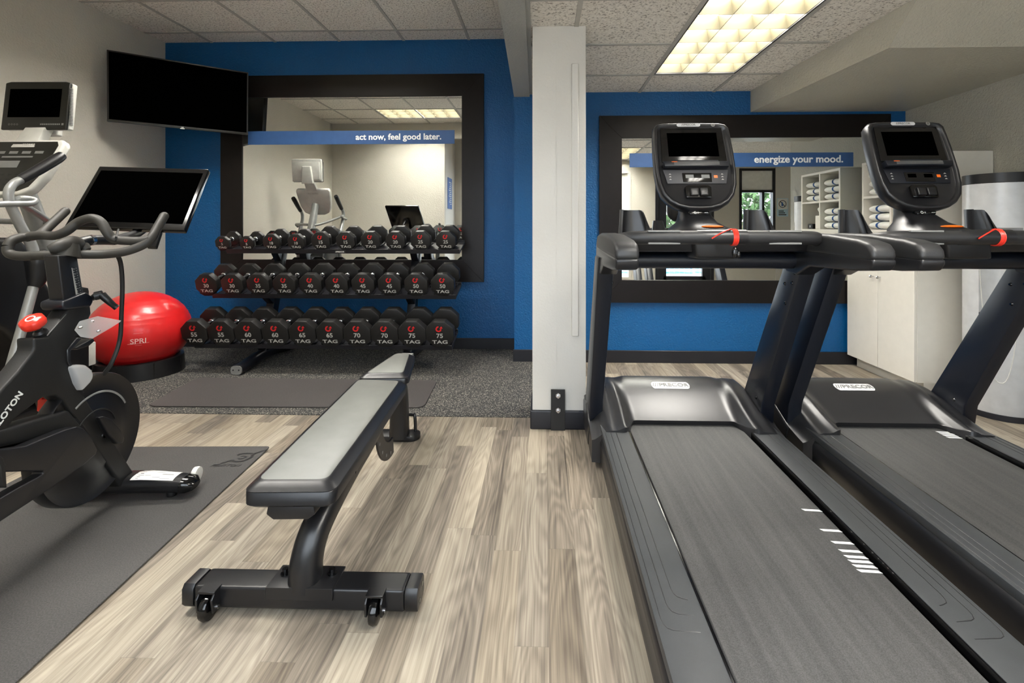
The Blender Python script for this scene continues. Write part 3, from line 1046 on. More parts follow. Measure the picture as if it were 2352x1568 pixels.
b.prism(prof, (0.008, 0, 0), 0.001, 1, 60)
link('adjustment_plate', b, 'steelblk', t)
b = B()
for k in range(5):
    a = R(185 + 20 * k)
    p = AC + Vector((0.0085, math.cos(a) * .178, math.sin(a) * .178)); b.cyl(p, p + Vector((.0012, 0, 0)), 0.007, 10)
    b.cyl(p - Vector((.0105, 0, 0)), p - Vector((.0095, 0, 0)), 0.007, 10)
link('adjustment_holes', b, 'mgrey', t)
# front foot
b = B()
b.box(-1.015, -0.40, 1.395, 1.475, 0.022, 0.085, 0.010, 4)
link('front_foot', b, 'steelblk', t)
for x0, x1, ex in ((-0.40, -0.362, 1), (-1.05, -1.015, -1)):
    b = B()
    xe, xi = (x1, x0) if ex > 0 else (x0, x1)
    sec = [(1.393, .032), (1.403, .020), (1.467, .020), (1.477, .032), (1.477, .075), (1.467, .087), (1.403, .087), (1.393, .075)]
    b.prism([(xi, y, z) for y, z in sec], (xe - xi, 0, 0), .004, 2, 60)
    link('end_cap', b, 'blk', t)
b = B()
for z in (0.04, 0.068): b.cyl((-0.3625, 1.435 + (z - .054), z), (-0.361, 1.435 + (z - .054), z), 0.007, 10)
link('cap_screw', b, 'blkgloss', t)
b = B(); b.box(-0.80, -0.605, 1.388, 1.484, 0.085, 0.091, 0.002, 2); b.box(-0.80, -0.605, 1.388, 1.394, 0.055, 0.089, 0.002, 1); link('foot_plate', b, 'steelblk', t)
for x, y in ((-0.772, 1.445), (-0.632, 1.450)):
    b = B(); b.cyl((x, y, 0.090), (x, y, 0.094), 0.013, 16); b.cyl((x, y, 0.093), (x, y, 0.107), 0.0085, 14); link('bolt', b, 'blkgloss', t)
for x in (-0.965, -0.482):
    b = B(); b.prism([(x - .022, 1.405, 0.085), (x - .022, 1.375, 0.085), (x - .022, 1.36, 0.07), (x - .022, 1.365, 0.03), (x - .022, 1.39, 0.025), (x - .022, 1.413, 0.05)], (0.006, 0, 0), 0.001, 1)
    b.prism([(x + .022, 1.405, 0.085), (x + .022, 1.375, 0.085), (x + .022, 1.36, 0.07), (x + .022, 1.365, 0.03), (x + .022, 1.39, 0.025), (x + .022, 1.413, 0.05)], (0.006, 0, 0), 0.001, 1)
    b.box(x - .022, x + .028, 1.37, 1.405, 0.080, 0.087, 0.001, 1)
    w_ = link('caster_bracket', b, 'steelblk', t)
    b = B(); b.lathe([(0.0, -.013), (0.022, -.013), (0.034, -.010), (0.037, 0), (0.034, .010), (0.022, .013), (0.0, .013)], (x + .003, 1.383, 0.0375), 28, 'X')
    link('wheel', b, 'blkgloss', w_)
    b = B(); b.cyl((x + .027, 1.383, 0.0375), (x + .032, 1.383, 0.0375), 0.006, 10); link('axle_nut', b, 'chrome', w_)
# rear support
b = B()
b.tube([(-0.765, 2.46, 0.31), (-0.765, 2.545, 0.285), (-0.765, 2.575, 0.2), (-0.765, 2.58, 0.02)], [0.045, 0.046, 0.045, 0.05], 18, smooth=6, aspect=1.0, up=(1, 0, 0), power=3)
link('rear_post', b, 'steelblk', t)
b = B()
q = []
for k in range(16):
    a = R(-90 + 180 * k / 15); q.append((-0.705 + 0.045 * math.cos(a), 2.60 + .05 * math.sin(a), 0.001))
for k in range(16):
    a = R(90 + 180 * k / 15); q.append((-0.87 + 0.045 * math.cos(a), 2.60 + .05 * math.sin(a), 0.001))
b.prism(q, (0, 0, 0.028), 0.004, 2, 40)
link('rear_foot', b, 'blk', t)
b = B(); b.tube([(-0.74, 2.63, 0.115), (-0.71, 2.63, 0.115), (-0.695, 2.625, 0.105), (-0.69, 2.62, 0.03)], 0.0085, 10, smooth=4); link('lift_handle', b, 'steelblk', t)
b = B(); b.box(-0.80, -0.735, 2.70, 2.75, PZ - .035, PZ - .01, 0.002, 1); link('seat_hinge', b, 'silver', t)

# ---------------------------------------------------------------- treadmills
def treadmill(cx, label, stripes, cordx, sleeve):
    t = thing('treadmill', label, 'treadmill', (cx, 1.8, 0))
    X = lambda v: cx + v
    # deck
    for s in (-1, 1):
        b = B()
        x0, x1 = (X(-0.41), X(-0.285)) if s < 0 else (X(0.285), X(0.41))
        b.box(x0, x1, 0.74, 2.42, 0.148, 0.178, 0.006, 2)
        rail = link('side_rail', b, 'tmrail', t)
        b = B()
        for k in range(3):
            sg = 1 if s < 0 else -1
            xo_ = x0 if s < 0 else x1
            gx, ye, xe = xo_ + sg * (0.014 + 0.025 * k), 1.165 + 0.05 * k, xo_ + sg * 0.098
            b.tube([(gx, 2.28, 0.1778), (gx, ye + .035, 0.1778), (gx + sg * .003, ye + .018, 0.1778), (gx + sg * .010, ye + .006, 0.1778), (gx + sg * .022, ye, 0.1778), (xe, ye - .004, 0.1775)], 0.0014, 6)
        link('grip_groove', b, 'tm', rail)
        b = B()
        xo = x0 if s < 0 else x1
        b.prism([(xo - s * .004, 0.76, 0.03), (xo + s * .008, 0.76, 0.045), (xo + s * .008, 0.76, 0.125), (xo - s * .002, 0.76, 0.150), (xo - s * .03, 0.76, 0.15), (xo - s * .03, 0.76, 0.03)], (0, 1.7, 0), 0.003, 1)
        link('side_skirt', b, 'tm', t)
        b = B()
        xi = x1 if s < 0 else x0
        b.box(min(xi, xi - s * 0.004), max(xi, xi - s * 0.004), 0.80, 2.42, 0.12, 0.176)
        link('rail_edge', b, 'blkgloss', t)
    b = B(); b.box(X(-0.27), X(0.27), 0.80, 2.50, 0.135, 0.158, 0.004, 1); belt = link('running_belt', b, 'belt', t)
    for (yy, dx) in stripes:
        b = B(); xc = X(0.235)
        b.prism([(xc - .031, yy + .008, 0.1583), (xc + .026, yy + .004, 0.1583), (xc + .033, yy - .007, 0.1583), (xc - .024, yy - .003, 0.1583)], (0, 0, 0.0004))
        link('belt_stripe', b, 'whiteprint', belt)
    
    b = B(); b.box(X(-0.38), X(0.38), 0.78, 2.75, 0.035, 0.13); link('chassis', b, 'blkmatte', t)
    # motor hood
    def sm(a, c, v):
        q = min(1, max(0, (v - a) / (c - a))); return q * q * (3 - 2 * q)
    b = B()
    NU, NV = 64, 40
    def hood(i, j):
        u = (i - .5) * 2; x = u * 0.455
        ax_ = abs(x)
        wing = sm(0.235, 0.30, ax_)
        y0 = 2.415 - 0.135 * wing + 0.02 * sm(.38, .455, ax_)
        y = y0 + (2.93 - y0) * j
        yy = (y - 2.28) / 0.65
        # long profile
        up = sm(2.30, 2.76, y)
        zc_ = 0.163 + 0.125 * up
        zw = 0.185 + 0.092 * sm(2.26, 2.72, y) 
        ridge = 0.016 * math.exp(-((ax_ - (0.30 + 0.02 * sm(2.4, 2.8, y))) / 0.022) ** 2) * (1 - .8 * sm(2.5, 2.85, y))
        z = zc_ * (1 - wing) + zw * wing + ridge
        z -= 0.055 * sm(0.36, 0.455, ax_) ** 1.5 * (1 + .6 * up)
        z -= 0.20 * sm(2.78, 2.93, y)
        return Vector((cx + x, y, max(z, 0.06)))
    g = b.grid(hood, NU, NV)
    edge = [g[0][i] for i in range(NU + 1)] + [g[j][NU] for j in range(1, NV + 1)] + [g[NV][i] for i in range(NU - 1, -1, -1)] + [g[j][0] for j in range(NV - 1, 0, -1)]
    low = []
    for v in edge:
        nearb = v.co.y < 2.45 and abs(v.co.x - cx) < 0.27
        low.append(b.b.verts.new((v.co.x, v.co.y + (0.01 if nearb else 0), 0.159 if nearb else 0.03)))
    m = len(edge)
    for i in range(m): b._face([edge[i], edge[(i + 1) % m], low[(i + 1) % m], low[i]])
    hd = link('motor_hood', b, 'tm', t, sharp=55)
    # badge
    yb = 2.665
    hz = hood(0.5, 0.5)
    def hp(dx, y, off):
        # height of the hood at that place
        j = (y - 2.415) / (2.93 - 2.415)
        p = hood(.5 + dx / .91, j)
        return Vector((cx + dx, p.y, p.z + off))
    b = B()
    q = []
    for k in range(12):
        a = R(-90 + 180 * k / 11); q.append(hp(.085 + .016 * math.cos(a), yb + .016 * 1.9 * math.sin(a), .0015))
    for k in range(12):
        a = R(90 + 180 * k / 11); q.append(hp(-.085 + .016 * math.cos(a), yb + .016 * 1.9 * math.sin(a), .0015))
    b._face([b.b.verts.new(p) for p in q]); link('badge', b, 'steel', hd)
    n_up = (hp(0, yb + .02, 0) - hp(0, yb - .02, 0)).normalized()
    lettering('badge_lettering', '///PRECOR', 0.042, 'mgrey', hd, hp(0, yb, .003), (1, 0, 0), n_up, bold=0.001, depth=.0003)
    # uprights
    for s in (-1, 1):
        b = B()
        x0, x1 = (X(-0.452), X(-0.385)) if s < 0 else (X(0.385), X(0.452))
        b.prism([(x0, 2.045, 1.0), (x0, 2.19, 1.0), (x0, 2.66, 0.245), (x0, 2.72, 0.08), (x0, 2.47, 0.08), (x0, 2.44, 0.26)], (x1 - x0, 0, 0), 0.007, 2)
        up_ = link('upright', b, 'tmnavy', t)
        b = B()
        xi = x1 if s < 0 else x0
        for yy, zz in ((2.12, .93), (2.14, .885), (2.205, .875), (2.20, .79), (2.50, .27)):
            b.cyl((xi, yy, zz), (xi - s * 0.005, yy, zz), 0.0085, 12, 0.005)
        link('bolt', b, 'blkgloss', up_)
        b = B(); b.prism([(x0 - .008, 2.47, 0.03), (x0 - .008, 2.80, 0.03), (x0 - .008, 2.76, 0.17), (x0 - .008, 2.58, 0.21), (x0 - .008, 2.43, 0.15)], (x1 - x0 + .016, 0, 0), 0.012, 3)
        link('upright_foot', b, 'tm', up_)
        # arm: upper soft grip over a hard lower shell
        xa0, xa1 = (X(-0.445), X(-0.37)) if s < 0 else (X(0.37), X(0.445))
        b = B()
        low_ = [(1.615, 0.985), (1.60, 1.005), (1.60, 1.022), (1.64, 1.024), (2.06, 1.035), (2.20, 1.06), (2.215, 1.0), (2.17, 0.935), (2.08, 0.925), (1.98, 0.968), (1.70, 0.976)]
        b.prism([(xa0, y, z) for y, z in low_], (xa1 - xa0, 0, 0), 0.012, 3, 25)
        arm = link('arm_shell', b, 'tm', t)
        b = B()
        top_ = [(1.598, 1.018), (1.60, 1.052), (1.625, 1.072), (1.68, 1.083), (1.86, 1.097), (2.06, 1.100), (2.15, 1.09), (2.205, 1.05), (2.16, 1.028), (1.9, 1.022), (1.64, 1.017)]
        b.prism([(xa0 - .002, y, z) for y, z in top_], (xa1 - xa0 + .004, 0, 0), 0.016, 4, 25)
        link('arm_grip', b, 'tmgrip', arm)
    # crossbars
    b = B()
    b.tube([(X(-0.40), 1.99, 1.062), (X(-0.375), 1.93, 1.075), (X(-.33), 1.895, 1.083), (X(-.2), 1.885, 1.085), (X(0), 1.875, 1.086), (X(.2), 1.885, 1.085), (X(.33), 1.895, 1.083), (X(.375), 1.93, 1.075), (X(.40), 1.99, 1.062)], 0.0265, 20, smooth=5)
    bar = link('handlebar', b, 'tmgrip', t)
    b = B(); b.tube([(X(-0.10), 1.882, 1.086), (X(0), 1.874, 1.087), (X(.08), 1.876, 1.087)], 0.0285, 20, smooth=4); link('centre_sleeve', b, 'tm', bar)
    for s in (-1, 1):
        b = B()
        x0 = X(s * 0.225)
        for zz in (1.086 + .022, 1.086 - .024):
            b.box(x0 - .06, x0 + .06, 1.866, 1.886, zz - .0025, zz + .0045, 0.002, 2)
        link('heart_rate_sensor', b, 'mgrey', bar)
    b = B(); b.cyl((X(-0.385), 2.11, 0.985), (X(0.385), 2.11, 0.985), 0.036, 24)
    link('cross_beam', b, 'tmnavy', t)
    b = B()
    b.prism([(X(-.385), 1.98, 1.06), (X(-.385), 2.27, 1.075), (X(-.385), 2.27, 1.03), (X(-.385), 2.0, 1.025)], (0.77, 0, 0), 0.01, 3)
    b.prism([(X(-.09), 1.95, 1.07), (X(-.09), 2.12, 1.06), (X(-.08), 2.12, 0.995), (X(-.075), 1.96, 1.00)], (0.17, 0, 0), 0.012, 3)
    link('console_tray', b, 'tm', t)
    # cup holders: curved pockets on each side
    for s in (-1, 1):
        b = B()
        def cup(u, v):
            a = R(200 - 220 * u) if s < 0 else R(200 - 220 * u)
            xx = 0.062 * math.cos(a); yy = 0.055 * math.sin(a)
            lean = 0.045 * (1 - v)
            slope = 0.0
            top = 0.142 - 0.105 * (sm(0.68, 1.0, u))
            xo = X(s * 0.275) + xx * (1 + .18 * (1 - v)) + (0.03 * (1 - v) if u > .6 else 0)
            return Vector((xo, 2.20 + yy + .02 * v, 1.06 + top * v))
        go = b.grid(cup, 24, 6)
        # give the wall a thickness
        off = {}
        cxx, cyy = X(s * 0.275), 2.20
        gi = []
        for row in go:
            r2 = []
            for v in row:
                d = Vector((v.co.x - cxx, v.co.y - cyy, 0)).normalized()
                r2.append(b.b.verts.new(v.co - d * 0.009 + Vector((0, 0, 0.0))))
            gi.append(r2)
        for j in range(6):
            for i in range(24):
                b._face([gi[j][i], gi[j + 1][i], gi[j + 1][i + 1], gi[j][i + 1]])
        for i in range(24):
            b._face([go[6][i], go[6][i + 1], gi[6][i + 1], gi[6][i]]); b._face([go[0][i], gi[0][i], gi[0][i + 1], go[0][i + 1]])
        for j in range(6):
            b._face([go[j][0], go[j + 1][0], gi[j + 1][0], gi[j][0]]); b._face([go[j][24], gi[j][24], gi[j + 1][24], go[j + 1][24]])
        cpo = link('cup_holder', b, 'tm', t, sharp=50)
    # neck
    b = B()
    def neck(w0, w1, y0, y1, z):
        return [(X(-w0), y0, z), (X(w0), y0, z), (X(w1), y1, z), (X(-w1), y1, z)]
    rings = []
    for (w0, w1, y0, y1, z) in ((.115, .15, 2.00, 2.27, 1.065), (.108, .135, 2.03, 2.28, 1.115), (.07, .09, 2.11, 2.29, 1.145), (.06, .07, 2.185, 2.30, 1.185), (.06, .06, 2.225, 2.31, 1.27)):
        ring = []
        for k in range(24):
            a = 2 * PI * k / 24
            c_, s_ = math.cos(a), math.sin(a)
            c_ = math.copysign(abs(c_) ** .6, c_); s_ = math.copysign(abs(s_) ** .6, s_)
            wd = w0 + (w1 - w0) * (s_ + 1) / 2
            ring.append(b.b.verts.new((X(wd * c_), (y0 + y1) / 2 + (y1 - y0) / 2 * s_, z)))
        rings.append(ring)
    for i in range(4):
        for k in range(24): b._face([rings[i][k], rings[i][(k + 1) % 24], rings[i + 1][(k + 1) % 24], rings[i + 1][k]])
    b._face(list(reversed(rings[0]))); b._face(rings[-1])
    nk = link('console_neck', b, 'tm', t, sharp=60)
    b = B(); b.ball((X(0.02), 2.062, 1.1265), 0.046, 0.022, 0.006, 20); link('orange_badge', b, 'orange', nk)
    # console
    c0 = Vector((cx, 2.155, 1.205)); c1 = Vector((cx, 2.30, 1.605))
    ux = Vector((1, 0, 0)); uy = (c1 - c0).normalized(); uz = ux.cross(uy); HH = (c1 - c0).length
    # uz points to the user
    if uz.y > 0: uz = -uz
    def cp(u, v, d): return c0 + ux * u + uy * (v * HH) + uz * d
    half = [(0.0, -0.012), (0.05, -0.008), (0.095, 0.02), (0.13, 0.07), (0.158, 0.15), (0.174, 0.27), (0.180, 0.42), (0.180, 0.65), (0.176, 0.85), (0.172, 0.95), (0.158, 0.99), (0.13, 1.003), (0.0, 1.008)]
    outl = half + [(-u, v) for u, v in reversed(half[1:-1])]
    b = B()
    def ring(sc, d, dy=0.0):
        return [b.b.verts.new(cp(u * sc + 0, 0.5 + (v - .5) * (1 - (1 - sc) * .8), d)) for u, v in outl]
    rr = [ring(.72, -0.085), ring(.9, -0.075), ring(.985, -0.05), ring(1.0, -0.028), ring(1.0, -0.012), ring(.985, -0.002), ring(.955, 0.004), ring(.915, 0.003), ring(.885, -0.006), ring(.86, -0.010)]
    m = len(outl)
    for i in range(len(rr) - 1):
        for k in range(m): b._face([rr[i][k], rr[i][(k + 1) % m], rr[i + 1][(k + 1) % m], rr[i + 1][k]])
    b._face(rr[0]); b._face(list(reversed(rr[-1])))
    con = link('console', b, 'tm', t, sharp=60)
    def plate(name, u0, u1, v0, v1, d0, d1, mat, par, bev=0.002, taper=0.0):
        b = B(); b.prism([cp(u0 + taper, v0, d0), cp(u1 - taper, v0, d0), cp(u1, v1, d0), cp(u0, v1, d0)], uz * (d1 - d0), bev, 2)
        return link(name, b, mat, par)
    scr = plate('screen_panel', -.140, .140, .535, .945, -.010, -.004, 'blkgloss', con, .002, -.006)
    plate('display', -.113, .113, .60, .885, -.0045, -.0035, 'screen', scr, 0)
    ledge = plate('reading_ledge', -.146, .146, .455, .515, -.01, .022, 'tmnavy', con, .004, .004)
    plate('ledge_lip', -.10, .10, .51, .535, -.01, .016, 'tmnavy', ledge, .003)
    b = B()
    for k in range(5):
        v = .472 + .008 * k
        b.prism([cp(-.10, v, .0222), cp(.10, v, .0222), cp(.10, v + .0028, .0222), cp(-.10, v + .0028, .0222)], uz * .0003)
    link('instruction_lines', b, 'mgrey', ledge)
    b = B(); b.prism([cp(-.11, .503, .0222), cp(-.085, .503, .0222), cp(-.085, .509, .0222), cp(-.11, .509, .0222)], uz * .0004); link('warning_mark', b, 'orange', ledge)
    kp = plate('keypad', -.145, .145, .285, .445, -.010, -.0055, 'tmnavy' if sleeve else 'kpad', con, .002, .016)
    dp = plate('readout_panel', -.062, .068, .30, .405, -.0055, -.003, 'blkgloss', kp, .001, .002)
    for u in (-.048, .022):
        plate('readout', u, u + .036, .345, .385, -.003, -.0025, 'mgrey' if not sleeve else 'screen', dp, 0)
    b = B()
    for u in (-.115, .115):
        for v in (.395, .365, .335): b.prism([cp(u - .006, v - .006, -.0053), cp(u + .006, v - .006, -.0053), cp(u, v + .006, -.0053)], uz * .0004)
    link('key_mark', b, 'greyprint', kp)
    b = B(); b.prism([cp(.078, .35, -.0053), cp(.094, .35, -.0053), cp(.094, .38, -.0053), cp(.078, .38, -.0053)], uz * .0004); link('stop_key', b, 'orange', kp)
    # speed / incline lever
    b = B()
    rings = []
    lev = B(); lev.prism([cp(-.055, .12, -.008), cp(.055, .12, -.008), cp(.058, .235, -.008), (cp(.045, .26, -.008)), cp(-.045, .26, -.008), cp(-.058, .235, -.008)], uz * .012, .004, 2)
    lv = link('lever_housing', lev, 'blkgloss', con)
    for u in (-.021, .021):
        b = B(); b.prism([cp(u - .018, .13, .002), cp(u + .018, .13, .002), cp(u + .018, .215, .002), cp(u - .018, .215, .002)], uz * .016, .005, 3); link('lever', b, 'blk', lv)
    b = B(); q = []
    for k in range(10):
        a = R(-90 + 180 * k / 9); q.append(cp(.045 + .009 * math.cos(a) - .012, .972 + .021 * math.sin(a), .0042))
    for k in range(10):
        a = R(90 + 180 * k / 9); q.append(cp(-.045 + .009 * math.cos(a) - .012, .972 + .021 * math.sin(a), .0042))
    b.prism(q, uz * .001); link('badge', b, 'steel', con)
    lettering('badge_lettering', '///PRECOR', 0.014, 'mgrey', con, cp(-.012, .972, .0056), ux, uy, bold=.0004, depth=.0002)
    b = B(); arc_strip(b, cp(.10, .972, .0045), ux, uy, .007, .009, 0, 2 * PI, 20); arc_strip(b, cp(.10, .972, .0045), ux, uy, .003, .0045, 0, 2 * PI, 12); link('sensor_mark', b, 'greyprint', con)
    b = B(); b.prism([cp(-.04, -.045, -.05), cp(.04, -.045, -.05), cp(.045, -.008, -.05), cp(-.045, -.008, -.05)], uz * .03, .003, 2); jk = link('jack_strip', b, 'blkgloss', con)
    b = B(); arc_strip(b, cp(-.018, -.026, -.0195), ux, uy, .004, .006, 0, 2 * PI, 14); arc_strip(b, cp(-.005, -.026, -.0195), ux, uy, .0025, .0035, 0, 2 * PI, 10)
    b.prism([cp(.022, -.03, -.0195), cp(.038, -.028, -.0195), cp(.038, -.024, -.0195), cp(.022, -.026, -.0195)], uz * .0003); link('jack_symbol', b, 'whiteprint', jk)
    # safety cord
    b = B()
    for k in range(4):
        xk = X(cordx) + k * .0052 - .008
        b.tube([(xk + .001, 1.876 + .0305 * math.cos(a), 1.086 + .0305 * math.sin(a)) for a in [2 * PI * i / 16 for i in range(16)]], 0.0026, 6, closed=True)
    b.tube([(X(cordx) - .09, 1.845, 1.082), (X(cordx) - .06, 1.846, 1.10), (X(cordx) - .03, 1.855, 1.113), (X(cordx) - .01, 1.868, 1.117)], 0.0026, 6, smooth=4)
    cord = link('safety_cord', b, 'redplastic', t)
    if not sleeve:
        b = B(); b.ball((X(cordx) - .002, 1.852, 1.03), .013, .009, .022, 14); b.ball((X(cordx) + .010, 1.852, 1.022), .008, .008, .014, 12); link('safety_clip', b, 'blkgloss', cord)
    return t
st1 = [(y, 0) for y in (1.707, 1.595, 1.534, 1.495, 1.469, 1.449, 1.429, 1.409)]
st2 = [(y, 0) for y in (2.375, 2.355, 2.335, 2.315)]
treadmill(0.677, 'black treadmill nearer the white column, screen console facing the camera', st1, 0.035, False)
treadmill(1.645, 'black treadmill on the right, beside the white storage cabinet', st2, 0.03, True)

# ---------------------------------------------------------------- cabinet, shelf unit, cooler
t = thing('storage_cabinet', 'white two door base cabinet against the right wall', 'cabinet', (2.70, 3.72, 0))
b = B(); b.box(2.475, XR - .005, 3.34, YBR - .04, 0.09, 0.862); b.box(2.465, XR - .003, 3.33, YBR - .035, 0.862, 0.88, .002, 1)
link('body', b, 'cab', t)
b = B(); b.box(2.53, XR - .01, 3.36, YBR - .05, 0.0, 0.09); link('toe_kick', b, 'cab', t)
for y0, y1, ky in ((3.343, 3.70, 3.67), (3.704, 4.065, 3.745)):
    b = B(); b.box(2.456, 2.474, y0, y1, 0.092, 0.858, .0015, 1); d = link('door', b, 'cab', t)
    b = B(); b.lathe([(0, -0.03), (0.008, -0.029), (0.011, -0.022), (0.008, -0.015), (0.004, -0.011), (0.005, 0)], (2.456, ky, 0.757), 16, 'X'); link('knob', b, 'chrome', d)
t = thing('towel_shelf', 'white open shelf unit with four cubbies of towels standing on the cabinet', 'shelf unit', (2.72, 3.53, 0.88))
Y0_, Y1_, Z0_, Z1_ = 3.20 + .12, 3.95, 0.885, 1.625
b = B()
b.box(2.50, XR - .004, Y0_, Y0_ + .02, Z0_, Z1_); b.box(2.50, XR - .004, Y1_ - .02, Y1_, Z0_, Z1_)
b.box(2.50, XR - .004, Y0_ + .02, Y1_ - .02, Z1_ - .02, Z1_); b.box(2.50, XR - .004, Y0_ + .02, Y1_ - .02, 1.085, 1.105)
b.box(2.93, XR - .004, Y0_ + .02, Y1_ - .02, 1.105, Z1_ - .02)
link('carcass', b, 'cab', t)
b = B(); b.box(2.50, 2.93, Y0_ + .02, Y1_ - .02, 1.345, 1.362); link('shelf', b, 'cab', t)
ym = (Y0_ + Y1_) / 2
b = B(); b.box(2.502, 2.93, ym - .009, ym + .009, 1.105, 1.605); link('divider', b, 'cab', t)
b = B(); b.box(2.50, 2.52, Y0_ + .02, Y1_ - .02, Z0_ + .01, 1.085); link('lower_panel', b, 'cab', t)
def towel(y, z, label, w_=0.20):
    t = thing('rolled_towel', label, 'towel', (2.70, y, z), 0, 'folded white towels in the cubbies')
    def body(x0, x1, e, mat, nm):
        b = B()
        pts = []
        for k in range(24):
            a = 2 * PI * k / 24
            c_, s_ = math.cos(a), math.sin(a)
            pts.append((math.copysign(abs(c_) ** .8, c_) * (w_ / 2 + e), math.copysign(abs(s_) ** .9, s_) * (0.031 + e) + 0.032))
        b.prism([(x0, y + p, z + q) for p, q in pts], (x1 - x0, 0, 0), 0.008 if mat == 'towel' else 0, 2, 60)
        return link(nm, b, mat, t)
    return t, body
def add_towel(y, z, label, w_=0.2, along='Y'):
    """towel lying along Y with its fold towards the room and a blue stripe across"""
    t = thing('rolled_towel', label, 'towel', (2.60, y, z), 0, 'folded white towels in the cubbies')
    b = B()
    n = 24
    rs = []
    ys = [-w_ / 2, -w_ / 2 + .006, -w_ / 2 + .02, 0, w_ / 2 - .02, w_ / 2 - .006, w_ / 2]
    sc = [0.55, 0.82, 1, 1.02, 1, 0.82, 0.55]
    for yy, s_ in zip(ys, sc):
        ring = []
        for k in range(n):
            a = 2 * PI * k / n
            c_, q = math.cos(a), math.sin(a)
            ring.append(b.b.verts.new((2.62 + math.copysign(abs(c_) ** .75, c_) * .10 * (.8 + .2 * s_), y + yy, z + 0.031 + math.copysign(abs(q) ** .8, q) * .030 * s_)))
        rs.append(ring)
    for i in range(len(rs) - 1):
        for k in range(n): b._face([rs[i][k], rs[i][(k + 1) % n], rs[i + 1][(k + 1) % n], rs[i + 1][k]])
    b._face(rs[0]); b._face(list(reversed(rs[-1])))
    link('towel_body', b, 'towel', t, sharp=70)
    b = B()
    rs = []
    for yy in (-.012, .012):
        ring = []
        for k in range(n):
            a = 2 * PI * k / n
            c_, q = math.cos(a), math.sin(a)
            ring.append(b.b.verts.new((2.62 + math.copysign(abs(c_) ** .75, c_) * .1025, y + .02 + yy, z + 0.031 + math.copysign(abs(q) ** .8, q) * .0318)))
        rs.append(ring)
    for k in range(n): b._face([rs[0][k], rs[0][(k + 1) % n], rs[1][(k + 1) % n], rs[1][k]])
    link('blue_stripe', b, 'towelblue', t, sharp=70)
yl, yr = (Y0_ + ym) / 2 + .005, (ym + Y1_) / 2 - .005
for side, yy in (('cubby nearer the camera', yl), ('cubby nearer the mirror', yr)):
    for k, pos in enumerate(('bottom', 'middle', 'top')):
        add_towel(yy, 1.363 + .063 * k, f'white towel, {pos} of three in the upper {side}', 0.235 + .01 * k)
for k, pos in enumerate(('bottom', 'middle', 'top')):
    add_towel(yr, 1.106 + .063 * k, f'white towel, {pos} of three in the lower cubby nearer the mirror', 0.24)
t = thing('tissue_box', 'white tissue box with a tissue sticking up in the lower cubby', 'tissue box', (2.60, yl + .075, 1.106))
b = B(); b.box(2.54, 2.66, yl + .01, yl + .13, 1.106, 1.23, .003, 1); link('box', b, 'cab', t)
b = B(); b.tube([(2.60, yl + .07, 1.228), (2.59, yl + .05, 1.27), (2.60, yl + .02, 1.31)], [.012, .035, .05], 8, smooth=3, aspect=.4); link('tissue', b, 'towel', t)
t = thing('timer', 'small black timer beside the tissue box in the lower cubby', 'timer', (2.56, yl - .06, 1.106))
b = B(); b.box(2.53, 2.57, yl - .10, yl - .02, 1.106, 1.155, .008, 2); link('body', b, 'blk', t)
b = B(); b.box(2.528, 2.5305, yl - .065, yl - .055, 1.12, 1.14); link('face_mark', b, 'whiteprint', t)

t = thing('water_dispenser', 'tall silver cylinder water dispenser with black rim at the right edge', 'water dispenser', (2.755, 3.06, 0))
CX_, CY_ = 2.755, 3.06
b = B()
NS = 72
RAD = 0.172
def cyl_pt(a, z, r=RAD): return (CX_ + r * math.cos(a), CY_ + r * math.sin(a), z)
alc0, alc1 = R(196), R(262)      # alcove facing the room
prev = None
zs = [0.035, 0.62, 0.66, 1.10, 1.40]
b.lathe([(RAD - .002, 0.035), (RAD, 0.04), (RAD, 0.60)], (CX_, CY_, 0), NS)
b.lathe([(RAD, 1.12), (RAD, 1.395)], (CX_, CY_, 0), NS)
b.lathe([(RAD, 0.60), (RAD, 1.12)], (CX_, CY_, 0), 60, arc=(alc1, alc0 + 2 * PI))
# alcove back
b.grid(lambda u, v: Vector(cyl_pt(alc0 + (alc1 - alc0) * u, 0.60 + .52 * v, RAD - .085 * math.sin(PI * u) ** .5)), 20, 2)
body = link('body', b, 'steel', t, sharp=50)
b = B(); b.lathe([(0.0, 1.40), (RAD - .03, 1.40), (RAD - .012, 1.432), (RAD + .002, 1.44), (RAD + .003, 1.385), (RAD - .002, 1.38)], (CX_, CY_, 0), 60); link('top_rim', b, 'blk', t)
b = B(); b.lathe([(RAD - .003, 0.0), (RAD + .001, 0.002), (RAD + .001, 0.034), (RAD - .006, 0.036), (0, .036)], (CX_, CY_, 0), 60); link('base_ring', b, 'base', t)
b = B()
q = [cyl_pt(alc0 + (alc1 - alc0) * k / 16, 0.604, RAD + .004) for k in range(17)] + [cyl_pt(alc1 - (alc1 - alc0) * k / 16, 0.604, RAD - .08 * math.sin(PI * k / 16) ** .5) for k in range(1, 16)]
b.prism(q, (0, 0, 0.014), 0.002, 1, 40); tr = link('drip_tray', b, 'blk', t)
b = B()
for k in range(7):
    a = alc0 + (alc1 - alc0) * (.2 + .1 * k); p, p2 = Vector(cyl_pt(a, 0.619, RAD - .01)), Vector(cyl_pt(a, 0.619, RAD - .055)); b.tube([p, p2], .003, 6)
link('tray_slot', b, 'mgrey', tr)
b = B()
am = (alc0 + alc1) / 2
for da in (-.15, .15):
    p = Vector(cyl_pt(am + da, 1.05, RAD - .06)); b.tube([p, p + Vector((-.02, -.03, -.01)), p + Vector((-.025, -.035, -.05))], .008, 8, smooth=3)
link('tap', b, 'chrome', t)
b = B()
pts = []
for k in range(21):
    q = -1 + 2 * k / 20
    pts.append(cyl_pt(am + q * R(36), 0.22 + 0.95 * abs(q) ** 2.6, RAD + .001))
